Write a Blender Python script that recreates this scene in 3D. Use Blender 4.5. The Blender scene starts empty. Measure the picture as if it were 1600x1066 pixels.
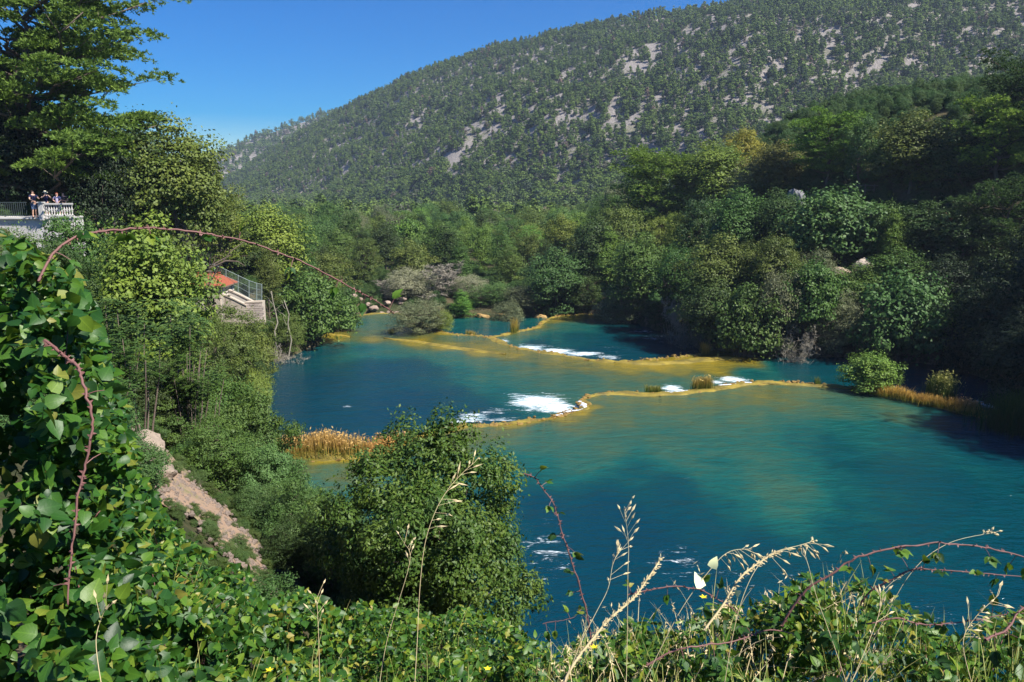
import bpy, bmesh, math, random
import numpy as np
from mathutils import Vector, Matrix
from mathutils.bvhtree import BVHTree
rad = math.radians
S = bpy.context.scene
COL = S.collection

# ------------------------------------------------------------ camera, sky, sun
CAMZ = 16.0
PITCH = math.atan(233.0 / 1244.0)
FPX = 1244.0
cd = bpy.data.cameras.new('camera'); cam = bpy.data.objects.new('camera', cd); COL.objects.link(cam)
cam.location = (0, 0, CAMZ); cam.rotation_euler = (rad(90) - PITCH, 0, 0)
cd.sensor_width = 36.0; cd.lens = 36.0 * FPX / 1600.0; cd.clip_start = 0.05; cd.clip_end = 9000
S.camera = cam
SUNV = Vector((0.60, -0.38, 0.86)).normalized()
sun_el = math.asin(SUNV.z); sun_az = math.atan2(SUNV.x, SUNV.y)
w = bpy.data.worlds.new('World'); S.world = w; w.use_nodes = True
nt = w.node_tree; nt.nodes.clear()
out = nt.nodes.new('ShaderNodeOutputWorld'); bg = nt.nodes.new('ShaderNodeBackground')
sky = nt.nodes.new('ShaderNodeTexSky'); sky.sky_type = 'NISHITA'; sky.sun_disc = False
sky.sun_elevation = sun_el; sky.sun_rotation = sun_az
sky.air_density = 1.0; sky.dust_density = 0.1; sky.ozone_density = 4.0; sky.altitude = 200
hsv = nt.nodes.new('ShaderNodeHueSaturation'); hsv.inputs['Saturation'].default_value = 2.3; hsv.inputs['Hue'].default_value = 0.516
bg.inputs['Strength'].default_value = 0.06
nt.links.new(sky.outputs[0], hsv.inputs['Color']); nt.links.new(hsv.outputs[0], bg.inputs['Color'])
nt.links.new(bg.outputs[0], out.inputs['Surface'])
ld = bpy.data.lights.new('sun', 'SUN'); ld.energy = 4.7; ld.angle = rad(0.53); ld.color = (1.0, 0.95, 0.86)
sun = bpy.data.objects.new('sun', ld); COL.objects.link(sun)
sun.rotation_euler = SUNV.to_track_quat('Z', 'Y').to_euler(); sun.location = (40, -30, 80)
S.view_settings.view_transform = 'Standard'; S.view_settings.look = 'None'
S.view_settings.gamma = 1.0; S.view_settings.exposure = 1.1; S.view_settings.use_curve_mapping = False
S.render.engine = 'CYCLES'
cy = S.cycles
cy.max_bounces = 6; cy.diffuse_bounces = 2; cy.glossy_bounces = 2; cy.transmission_bounces = 3
cy.transparent_max_bounces = 6; cy.volume_bounces = 0; cy.use_denoising = True
cy.caustics_reflective = False; cy.caustics_refractive = False
cy.sample_clamp_indirect = 4.0

# ------------------------------------------------------------ pixel <-> world helpers (photo pixels, 1600 x 1066)
CP, SP = math.cos(PITCH), math.sin(PITCH)
def ray(px, py):
    a = (np.asarray(px, float) - 800.0) / FPX; b = (533.0 - np.asarray(py, float)) / FPX
    return np.stack([a + 0 * b, CP + b * SP, -SP + b * CP], -1)      # camera space (a,b,-1) -> world
def P(px, py, z=0.0):
    r = ray(px, py); t = (z - CAMZ) / r[..., 2]
    q = r * t[..., None] if r.ndim > 1 else r * t
    q[..., 2] = z
    return q
def PY(px, py, Y):
    r = ray(px, py); t = Y / r[..., 1]
    q = r * (t[..., None] if r.ndim > 1 else t); q[..., 2] += CAMZ
    return q

# ------------------------------------------------------------ numpy noise
def _hash(i, j, s):
    n = (i.astype(np.int64) * 374761393 + j.astype(np.int64) * 668265263 + s * 2147483647) & 0xffffffff
    n = ((n ^ (n >> 13)) * 1274126177) & 0xffffffff
    return ((n ^ (n >> 16)) & 0xffff) / 65535.0
def vnoise(x, y, s=0):
    x = np.asarray(x, float); y = np.asarray(y, float)
    i = np.floor(x); j = np.floor(y); fx = x - i; fy = y - j
    fx = fx * fx * (3 - 2 * fx); fy = fy * fy * (3 - 2 * fy)
    a = _hash(i, j, s); b = _hash(i + 1, j, s); c = _hash(i, j + 1, s); d = _hash(i + 1, j + 1, s)
    return (a + (b - a) * fx) * (1 - fy) + (c + (d - c) * fx) * fy
def fbm(x, y, s=0, o=4):
    t = 0; a = 0.5; n = 0
    for k in range(o):
        t = t + a * vnoise(np.asarray(x) * 2 ** k, np.asarray(y) * 2 ** k, s + k * 17); n += a; a *= 0.5
    return t / n
def sst(x, a, b):
    t = np.clip((np.asarray(x, float) - a) / (b - a), 0, 1); return t * t * (3 - 2 * t)
def catmull(pts, n=8, closed=False):
    p = np.asarray(pts, float); N = len(p); o = []
    for i in range(N if closed else N - 1):
        if closed: a, b, c, d = p[(i - 1) % N], p[i], p[(i + 1) % N], p[(i + 2) % N]
        else: a, b, c, d = p[max(i - 1, 0)], p[i], p[i + 1], p[min(i + 2, N - 1)]
        for k in range(n):
            t = k / n
            o.append(0.5 * ((2 * b) + (-a + c) * t + (2 * a - 5 * b + 4 * c - d) * t * t + (-a + 3 * b - 3 * c + d) * t ** 3))
    if not closed: o.append(p[-1])
    return np.array(o)
def inside(px, py, poly):
    r = np.zeros(px.shape, bool); n = len(poly); j = n - 1
    for i in range(n):
        xi, yi = poly[i][:2]; xj, yj = poly[j][:2]
        if yi != yj:
            c = ((yi > py) != (yj > py)) & (px < (xj - xi) * (py - yi) / (yj - yi) + xi)
            r ^= c
        j = i
    return r
def segdist(px, py, line, closed=False):
    d = np.full(px.shape, 1e9); n = len(line)
    for i in range(n if closed else n - 1):
        a = line[i]; b = line[(i + 1) % n]
        vx, vy = b[0] - a[0], b[1] - a[1]; L = vx * vx + vy * vy + 1e-9
        t = np.clip(((px - a[0]) * vx + (py - a[1]) * vy) / L, 0, 1)
        d = np.minimum(d, np.hypot(px - a[0] - t * vx, py - a[1] - t * vy))
    return d

# ------------------------------------------------------------ mesh helpers
def make_mesh(name, V, faces, attrs=None, smooth=True, fmat=None):
    """faces: list of int arrays (m,k)"""
    me = bpy.data.meshes.new(name)
    V = np.asarray(V, np.float32)
    faces = [np.asarray(f, np.int32) for f in faces if len(f)]
    me.vertices.add(len(V)); me.vertices.foreach_set('co', V.ravel())
    tot = np.concatenate([np.full(len(f), f.shape[1], np.int32) for f in faces])
    loops = np.concatenate([f.ravel() for f in faces])
    me.loops.add(len(loops)); me.loops.foreach_set('vertex_index', loops)
    me.polygons.add(len(tot)); st = np.zeros(len(tot), np.int32); st[1:] = np.cumsum(tot)[:-1]
    me.polygons.foreach_set('loop_start', st)
    if smooth is True: me.polygons.foreach_set('use_smooth', np.ones(len(tot), bool))
    elif smooth is False: me.polygons.foreach_set('use_smooth', np.zeros(len(tot), bool))
    if fmat is not None: me.polygons.foreach_set('material_index', np.asarray(fmat, np.int32))
    me.update(calc_edges=True)
    for k, v in (attrs or {}).items():
        at = me.attributes.new(k, 'FLOAT', 'POINT'); at.data.foreach_set('value', np.asarray(v, np.float32).ravel())
    return me
def obj(name, me, mats=None, parent=None, loc=None):
    o = bpy.data.objects.new(name, me); COL.objects.link(o)
    if mats is not None and me is not None and len(me.materials) == 0:
        for m in (mats if isinstance(mats, (list, tuple)) else [mats]): me.materials.append(m)
    if parent is not None: o.parent = parent
    if loc is not None: o.location = loc
    return o
def tag(o, label=None, cat=None, group=None, kind=None):
    if label: o['label'] = label
    if cat: o['category'] = cat
    if group: o['group'] = group
    if kind: o['kind'] = kind
    return o
def thing(name, loc, label, cat, group=None, rz=0.0):
    e = bpy.data.objects.new(name, None); COL.objects.link(e); e.location = loc; e.rotation_euler = (0, 0, rz)
    e.empty_display_size = 0.3
    return tag(e, label, cat, group)
class MB:
    """collects simple shapes into one mesh"""
    def __init__(s): s.V = []; s.F4 = []; s.F3 = []; s.n = 0; s.T = []
    def add(s, V, F4=None, F3=None, tint=0.5):
        V = np.asarray(V, float).reshape(-1, 3)
        if F4 is not None and len(F4): s.F4.append(np.asarray(F4) + s.n)
        if F3 is not None and len(F3): s.F3.append(np.asarray(F3) + s.n)
        s.V.append(V); s.T.append(np.full(len(V), tint) if np.isscalar(tint) else np.asarray(tint)); s.n += len(V)
    def box(s, c, d, rz=0.0, jit=0.0, rng=None, tint=0.5):
        v = np.array([[x, y, z] for z in (-.5, .5) for y in (-.5, .5) for x in (-.5, .5)]) * np.array(d)
        if jit and rng is not None: v = v + rng.uniform(-jit, jit, v.shape)
        ca, sa = math.cos(rz), math.sin(rz)
        v = np.stack([v[:, 0] * ca - v[:, 1] * sa, v[:, 0] * sa + v[:, 1] * ca, v[:, 2]], 1) + np.array(c)
        s.add(v, [[0, 2, 3, 1], [4, 5, 7, 6], [0, 1, 5, 4], [2, 6, 7, 3], [0, 4, 6, 2], [1, 3, 7, 5]], tint=tint)
    def tube(s, pts, r, k=6, cap=True, tint=0.5):
        pts = np.asarray(pts, float); n = len(pts); r = np.broadcast_to(np.asarray(r, float), (n,))
        t = np.gradient(pts, axis=0); t /= np.linalg.norm(t, axis=1)[:, None] + 1e-9
        up = np.array([0.0, 0, 1.0]) if abs(t[0][2]) < 0.9 else np.array([1.0, 0, 0])
        u = np.cross(t, up); u /= np.linalg.norm(u, axis=1)[:, None] + 1e-9
        for i in range(1, n):
            if np.dot(u[i], u[i - 1]) < 0: u[i] = -u[i]
        v = np.cross(t, u); a = np.arange(k) / k * 2 * math.pi
        ring = pts[:, None] + r[:, None, None] * (np.cos(a)[None, :, None] * u[:, None] + np.sin(a)[None, :, None] * v[:, None])
        V = ring.reshape(-1, 3); i = np.arange(n - 1)[:, None] * k; j = np.arange(k)[None]
        F = np.stack([i + j, i + (j + 1) % k, i + k + (j + 1) % k, i + k + j], -1).reshape(-1, 4)
        F3 = []
        if cap and r[-1] > 1e-3:
            V = np.vstack([V, pts[-1:] + t[-1:] * r[-1] * .5]); m = len(V) - 1
            F3 = [[(n - 1) * k + q, (n - 1) * k + (q + 1) % k, m] for q in range(k)]
        s.add(V, F, F3, tint)
    def lathe(s, c, prof, k=10, tint=0.5):
        a = np.arange(k) / k * 2 * math.pi; pr = np.asarray(prof, float); n = len(pr)
        V = np.stack([pr[:, 0:1] * np.cos(a), pr[:, 0:1] * np.sin(a), np.repeat(pr[:, 1:2], k, 1)], -1).reshape(-1, 3) + np.array(c)
        i = np.arange(n - 1)[:, None] * k; j = np.arange(k)[None]
        s.add(V, np.stack([i + j, i + (j + 1) % k, i + k + (j + 1) % k, i + k + j], -1).reshape(-1, 4), tint=tint)
    def mesh(s, name, smooth=False):
        F = []
        if s.F4: F.append(np.concatenate(s.F4))
        if s.F3: F.append(np.concatenate(s.F3))
        return make_mesh(name, np.concatenate(s.V), F, {'tint': np.concatenate(s.T)}, smooth)
    def build(s, name, mat, parent=None, smooth=False, loc=None):
        return obj(name, s.mesh(name, smooth), mat, parent, loc)

# ------------------------------------------------------------ materials
class N:
    def __init__(s, name):
        s.m = bpy.data.materials.new(name); s.m.use_nodes = True; s.t = s.m.node_tree; s.t.nodes.clear()
        s.o = s.t.nodes.new('ShaderNodeOutputMaterial')
    def n(s, ty, **k):
        x = s.t.nodes.new(ty)
        for a, b in k.items():
            if hasattr(x, a): setattr(x, a, b)
            else: s.inp(x, a, b)
        return x
    def inp(s, node, key, val):
        sk = node.inputs[key]
        if isinstance(val, bpy.types.NodeSocket): s.t.links.new(val, sk)
        elif isinstance(val, (tuple, list)) and len(val) == 3 and sk.type == 'RGBA': sk.default_value = (*val, 1)
        else: sk.default_value = val
    def attr(s, nm): return s.n('ShaderNodeAttribute', attribute_name=nm).outputs['Fac']
    def math(s, op, a, b=0.5, c=None, clamp=False):
        x = s.n('ShaderNodeMath', operation=op); x.use_clamp = clamp
        s.inp(x, 0, a); s.inp(x, 1, b)
        if c is not None: s.inp(x, 2, c)
        return x.outputs[0]
    def noise(s, scale, detail=4, rough=.55, vec=None, dist=0.0):
        x = s.n('ShaderNodeTexNoise'); s.inp(x, 'Scale', scale); s.inp(x, 'Detail', detail); s.inp(x, 'Roughness', rough); s.inp(x, 'Distortion', dist)
        if vec is not None: s.inp(x, 'Vector', vec)
        return x.outputs['Fac']
    def pos(s): return s.n('ShaderNodeNewGeometry').outputs['Position']
    def objc(s): return s.n('ShaderNodeTexCoord').outputs['Object']
    def scalev(s, v, sc):
        x = s.n('ShaderNodeMapping'); s.inp(x, 'Vector', v); x.inputs['Scale'].default_value = sc; return x.outputs[0]
    def ramp(s, fac, stops, interp='LINEAR'):
        x = s.n('ShaderNodeValToRGB'); s.inp(x, 'Fac', fac); e = x.color_ramp.elements; x.color_ramp.interpolation = interp
        while len(e) < len(stops): e.new(0.5)
        for i, (p, c) in enumerate(stops):
            e[i].position = p; e[i].color = (*c, 1) if len(c) == 3 else c
        return x.outputs[0]
    def mix(s, fac, a, b, blend='MIX'):
        x = s.n('ShaderNodeMix', data_type='RGBA', blend_type=blend)
        s.inp(x, 0, fac); s.inp(x, 6, a); s.inp(x, 7, b); return x.outputs[2]
    def bump(s, h, strength=.5, dist=.05, normal=None):
        x = s.n('ShaderNodeBump'); s.inp(x, 'Height', h); s.inp(x, 'Strength', strength); s.inp(x, 'Distance', dist)
        if normal is not None: s.inp(x, 'Normal', normal)
        return x.outputs[0]
    def pbr(s, color, rough=.8, spec=.3, normal=None, metallic=0.0, **k):
        x = s.n('ShaderNodeBsdfPrincipled'); s.inp(x, 'Base Color', color); s.inp(x, 'Roughness', rough)
        s.inp(x, 'Specular IOR Level', spec); s.inp(x, 'Metallic', metallic)
        if normal is not None: s.inp(x, 'Normal', normal)
        for a, b in k.items(): s.inp(x, a.replace('_', ' '), b)
        return x.outputs[0]
    def end(s, sh): s.t.links.new(sh, s.o.inputs['Surface']); return s.m

def mat_simple(name, c1, c2, scale=6, rough=.85, bump=.3, dist=.02, spec=.2):
    k = N(name); v = k.objc(); f = k.noise(scale, 5, .6, v)
    col = k.mix(f, c1, c2); h = k.noise(scale * 4, 5, .6, v)
    return k.end(k.pbr(col, rough, spec, k.bump(h, bump, dist)))
def mat_foliage(name, trans=.25, rough=.55, spec=.25, hue=.035, val=.45):
    k = N(name)
    oi = k.n('ShaderNodeObjectInfo'); t = k.attr('tint')
    geo = k.pos(); big = k.noise(0.9, 2, .5, geo)
    h = k.n('ShaderNodeHueSaturation')
    r = k.math('MULTIPLY_ADD', oi.outputs['Random'], .03, .485)
    hh = k.math('MULTIPLY_ADD', t, -hue, r); hh = k.math('ADD', hh, hue * .5)
    k.inp(h, 'Hue', hh); k.inp(h, 'Saturation', k.math('MULTIPLY_ADD', big, -.3, 1.1))
    vv = k.math('MULTIPLY_ADD', t, val * 1.4, 1 - val * .6); vv = k.math('MULTIPLY', vv, k.math('MULTIPLY_ADD', big, .7, .68))
    k.inp(h, 'Value', vv); k.inp(h, 'Color', oi.outputs['Color'])
    c = h.outputs[0]
    p = k.pbr(c, rough, spec)
    tr = k.n('ShaderNodeBsdfTranslucent'); k.inp(tr, 'Color', k.mix(.5, c, (.12, .16, .01), 'ADD') if False else c)
    mx = k.n('ShaderNodeMixShader'); k.inp(mx, 0, trans); k.t.links.new(p, mx.inputs[1]); k.t.links.new(tr.outputs[0], mx.inputs[2])
    return k.end(mx.outputs[0])
M_FOL = mat_foliage('foliage')
M_NEEDLE = mat_foliage('needles', .35, .6, .2, .03, .8)
M_LEAF = mat_foliage('glossy_leaf', .3, .5, .3, .06, .6)
M_BARK = mat_simple('bark', (.09, .065, .05), (.2, .16, .13), 5, .95, .6, .03)
M_DEAD = mat_simple('dead_wood', (.2, .18, .145), (.33, .3, .24), 8, .95, .3, .01)
M_STONE = mat_simple('limestone', (.33, .27, .21), (.55, .48, .4), 2.5, .9, .6, .04)
M_PLASTER = mat_simple('weathered_plaster', (.42, .38, .33), (.6, .55, .48), 3, .9, .25, .01)
M_WHITE = mat_simple('white_masonry', (.36, .34, .31), (.66, .64, .61), 1.6, .85, .2, .01)
M_IRON = mat_simple('painted_iron', (.05, .07, .07), (.09, .11, .11), 20, .6, .1, .002, .4)
M_GALV = mat_simple('galvanised_steel', (.2, .26, .26), (.3, .36, .36), 20, .5, .1, .002, .5)
M_TILE = mat_simple('roof_tile', (.2, .05, .03), (.34, .11, .06), 5, .85, .2, .01)
M_WOOD = mat_simple('weathered_wood', (.12, .09, .07), (.22, .17, .13), 10, .9, .2, .01)
# ------------------------------------------------------------ water outlines (world metres)
Z0, Z1, Z2, Z3 = 0.0, -1.0, -1.8, -2.4
lip1_px = [(380,727),(430,713),(500,714),(575,716),(610,700),(650,683),(700,668),(720,665),(790,661),(830,656),(868,651),(880,646),(903,641),(914,634),(906,627),(925,618),(960,613),(1010,615),(1060,613),(1100,608),(1150,600),(1200,598),(1260,600),(1330,606),(1400,618),(1470,632),(1530,650),(1565,653),(1620,668),(1760,700)]
lip2_px = [(470,520),(505,530),(540,534),(600,531),(640,536),(690,545),(760,556),(800,560),(850,569),(900,575),(980,583),(1060,586),(1130,582),(1168,574),(1172,568)]
far2_px = [(440,500),(530,503),(556,493),(620,490),(668,508),(700,521),(745,524),(772,529),(800,541),(850,551),(870,553),(940,564),(1000,563),(1060,557),(1090,554),(1110,548),(1180,535)]
lip3_px = [(740,532),(790,522),(838,511),(852,500),(880,493),(945,490),(990,486)]
def PX(l, z): a = np.array(l, float); return P(a[:, 0], a[:, 1], z)
LIP1 = catmull(PX(lip1_px, Z0), 5); FAR2 = catmull(PX(far2_px, Z1), 5); LIP3 = catmull(PX(lip3_px, Z2), 5)
BAND2 = catmull(PX(lip2_px, Z1), 4)
near_close = np.array([[60, 60, 0], [75, 30, 0], [60, 8, 0], [-12, 8, 0], [-30, 30, 0]], float)
NEARP = np.vstack([LIP1, near_close])
mid_close = np.vstack([PX([(1250, 545), (1500, 560), (1750, 620)], Z1), [[70, 40, Z1], [0, 30, Z1], [-40, 50, Z1]]])
MIDP = np.vstack([FAR2, mid_close])
F_P = np.vstack([LIP3, PX([(1080, 500), (1150, 545), (1150, 600), (760, 600)], Z2)])
# visible shoreline of the river (terrain rises outside of it)
shore = np.vstack([PX([(430, 720), (440, 735), (500, 790), (560, 850), (700, 930), (820, 1000)], Z0),
                   [[6, 18, 0], [20, 17, 0], [34, 20, 0]],
                   PX([(1640, 800), (1620, 690), (1570, 648), (1545, 600), (1500, 575), (1430, 568), (1330, 560), (1220, 560), (1180, 560), (1140, 552), (1110, 545)], Z1),
                   PX([(1060, 528), (1000, 507), (950, 493)], Z2), PX([(900, 487), (850, 489), (780, 490), (700, 492), (620, 490), (560, 492)], Z3 * .8),
                   PX([(535, 508), (512, 520), (500, 540), (470, 552), (425, 568), (408, 600), (415, 650), (422, 690)], Z1)])
SH = shore[:, :2]

def ground_h(x, y):
    shp = x.shape; x = x.ravel(); y = y.ravel()
    h = np.empty_like(x)
    near = (np.abs(x) < 260) & (y < 420) & (y > -120)
    ins = np.zeros_like(near); d = np.full_like(x, 300.0)
    ins[near] = inside(x[near], y[near], SH); d[near] = segdist(x[near], y[near], SH, True)
    n1 = fbm(x / 9, y / 9, 3) - .5; n2 = fbm(x / 2.5, y / 2.5, 9, 3) - .5
    # left bank
    cap = np.where(y < 8, 14.4, 14.4 - (6.6 - 2.9 * sst(-x, 2, 8)) * sst(y, 6, 15) * (1 - sst(y, 48, 54)) - 8.2 * sst(y, 62, 76))
    cap = cap + 4 * sst(-x, 32, 60) * sst(y, 50, 60)
    hl = np.interp(d, [0, 2, 6, 16, 22, 60], [-.9, .6, 4.0, 13.6, 14.4, 16]); hl = np.minimum(hl, cap + n1 * 1.2)
    # right bank
    hr = np.interp(d, [0, 1.5, 4, 12, 24, 36, 60, 120], [-.9, .8, 2.5, 8, 17, 23, 27, 26]) * (0.55 + .45 * sst(x + .35 * (110 - y), 8, 40))
    hr = hr + n1 * 3 * sst(d, 3, 10) + 5 * sst(x, 38, 60) * sst(d, 6, 20)
    hr = hr * (1 - .75 * sst(y, 150, 230))
    hf = np.interp(d, [0, 4, 20, 100, 300], [-2.2, -1.0, 0.6, 3.0, 6.0]) + n1 * 1.5
    xc = np.interp(y, [17, 50, 80, 110, 140, 220], [60, 22, 4, -6, 4, 10])
    wr = sst(x - xc, -5, 5) * sst(y, 8, 22)
    wf = sst(y, 106, 128) * (1 - sst(x - xc, 0, 22) * (1 - sst(y, 150, 220)))
    h = hl * (1 - wr) + hr * wr; h = h * (1 - wf) + hf * wf
    far = sst(np.hypot(x, y), 280, 420); h = h * (1 - far) + far * 2.0
    h = h + n2 * .5 * sst(d, 0.5, 3)
    h = np.where(ins, -np.minimum(3.2 + 0 * d, 1.0 + d * .8) - 1.4 * (y > 70), h)
    return h.reshape(shp)

def axis(lo, hi, step, far):
    core = np.arange(lo, hi + .01, step); a = [hi]; s = step
    while a[-1] < far: s *= 1.35; a.append(a[-1] + s)
    b = [lo]; s = step
    while b[-1] > -far: s *= 1.35; b.append(b[-1] - s)
    return np.concatenate([np.array(b[1:])[::-1], core, np.array(a[1:])])
gx = axis(-75, 110, 1.0, 1700); gy = axis(-20, 175, 1.0, 1700)
GX, GY = np.meshgrid(gx, gy); GZ = ground_h(GX, GY)
nx, ny = len(gx), len(gy)
ii = (np.arange(ny - 1)[:, None] * nx + np.arange(nx - 1)[None]).ravel()
GV = np.stack([GX.ravel(), GY.ravel(), GZ.ravel()], 1); GF = np.stack([ii, ii + 1, ii + nx + 1, ii + nx], 1)
k = N('earth_and_litter'); v = k.pos(); f = k.noise(.35, 5, .6, v); g = k.noise(3.0, 5, .65, v)
c = k.mix(k.ramp(f, [(.42, (0, 0, 0)), (.6, (1, 1, 1))]), (.035, .045, .016), (.11, .085, .05))
nz = k.n('ShaderNodeSeparateXYZ'); k.inp(nz, 0, k.n('ShaderNodeNewGeometry').outputs['Normal'])
steep = k.ramp(k.math('ADD', nz.outputs[2], k.math('MULTIPLY_ADD', g, .5, -.25)), [(.42, (1, 1, 1)), (.58, (0, 0, 0))])
c = k.mix(steep, c, k.mix(g, (.2, .15, .1), (.36, .29, .22)))
c = k.mix(k.math('MULTIPLY', g, .5), c, (.03, .035, .015))
M_GROUND = k.end(k.pbr(c, .95, .15, k.bump(g, .8, .15)))
ground = tag(obj('ground', make_mesh('ground', GV, [GF]), M_GROUND), 'sloping river banks and valley floor under the trees', kind='structure')
GROUND_BVH = BVHTree.FromPolygons(GV.tolist(), GF.tolist())
CO = Vector((0, 0, CAMZ))
def gz(x, y): return float(ground_h(np.array([x], float), np.array([y], float))[0])
def hit(px, py, maxd=2000):
    r = Vector(ray(px, py)).normalized(); h = GROUND_BVH.ray_cast(CO + r * 4.5, r, maxd)
    return h[0]

# ------------------------------------------------------------ the big hill (runs obliquely away to the left)
HU = np.array([-900, -300, 200, 320, 350, 420, 480, 540, 640, 760, 850, 950, 1060, 1140, 1400, 1700, 2300, 3000], float)
HDF = np.array([1000, 900, 840, 800, 780, 740, 700, 650, 560, 480, 430, 385, 345, 325, 290, 270, 250, 240], float)
HDR = np.array([1300, 1250, 1180, 1150, 1130, 1090, 1050, 1010, 930, 860, 820, 780, 745, 725, 690, 670, 640, 620], float)
HRY = np.array([330, 330, 322, 312, 296, 244, 205, 172, 119, 72, 50, 29, 10, -4, -50, -80, -90, -60], float)
def hill_pt(u, t):
    df = np.interp(u, HU, HDF); dr = np.interp(u, HU, HDR); ry = np.interp(u, HU, HRY)
    zr = CAMZ + dr * (CP * (533 - ry) / FPX - SP) / (CP + SP * (533 - ry) / FPX) - 4
    d = df + (dr - df) * t
    x = (u - 800) / FPX * d / CP; y = d
    z = zr * (1.22 * t - .22 * t * t)
    z = np.where(t > 1, zr * (1 - 1.1 * (t - 1)), z)
    amp = sst(t, 0, .15) * (1 - .75 * sst(t, .75, 1.0))
    z = z + amp * ((fbm(x / 90, y / 90, 31) - .5) * 34 + (fbm(x / 22, y / 22, 37, 3) - .5) * 9) - 4 * (1 - sst(t, 0, .06))
    return x, y, z
uu = np.linspace(-900, 3000, 330); tt = np.linspace(0, 1.7, 130)
UU, TT = np.meshgrid(uu, tt); hx, hy, hz = hill_pt(UU, TT)
ii = (np.arange(129)[:, None] * 330 + np.arange(329)[None]).ravel()
HV = np.stack([hx.ravel(), hy.ravel(), hz.ravel()], 1); HF = np.stack([ii, ii + 1, ii + 331, ii + 330], 1)
k = N('limestone_scree'); v = k.pos(); f = k.noise(.045, 6, .62, v); g = k.noise(.6, 6, .7, v)
m = k.ramp(k.math('ADD', k.math('MULTIPLY', f, .65), k.math('MULTIPLY', g, .35)), [(.36, (0, 0, 0)), (.5, (1, 1, 1))])
c = k.mix(m, (.12, .13, .065), k.mix(g, (.19, .17, .155), (.34, .31, .29)))
M_HILL = k.end(k.pbr(c, .95, .1, k.bump(g, 1.0, 1.2)))
tag(obj('hillside', make_mesh('hillside', HV, [HF]), M_HILL), 'long rocky limestone hillside dotted with pines', kind='structure')
# farther ridge
FU = np.array([-600, 100, 250, 320, 345, 400, 480, 540, 640, 800, 1100], float)
FY = np.array([300, 275, 252, 243, 241, 215, 189, 171, 160, 170, 200], float)
FD = 1500.0
uu = np.linspace(-600, 1100, 160); tt = np.linspace(0, 1.6, 40); UU, TT = np.meshgrid(uu, tt)
ry = np.interp(UU, FU, FY) ; zr = CAMZ + FD * (CP * (533 - ry) / FPX - SP) / (CP + SP * (533 - ry) / FPX) - 6
d = 1050 + (FD - 1050) * TT; hx = (UU - 800) / FPX * d / CP
hz = np.where(TT > 1, zr * (1 - (TT - 1)), zr * (1.2 * TT - .2 * TT ** 2)) + sst(TT, 0, .2) * (1 - .8 * sst(TT, .8, 1)) * (fbm(hx / 120, d / 120, 5) - .5) * 50
ii = (np.arange(39)[:, None] * 160 + np.arange(159)[None]).ravel()
F2V = np.stack([hx.ravel(), d.ravel(), hz.ravel()], 1); F2F = np.stack([ii, ii + 1, ii + 161, ii + 160], 1)
tag(obj('distant_ridge', make_mesh('distant_ridge', F2V, [F2F]), M_HILL), 'distant wooded ridge behind the big hill', kind='structure')

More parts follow.
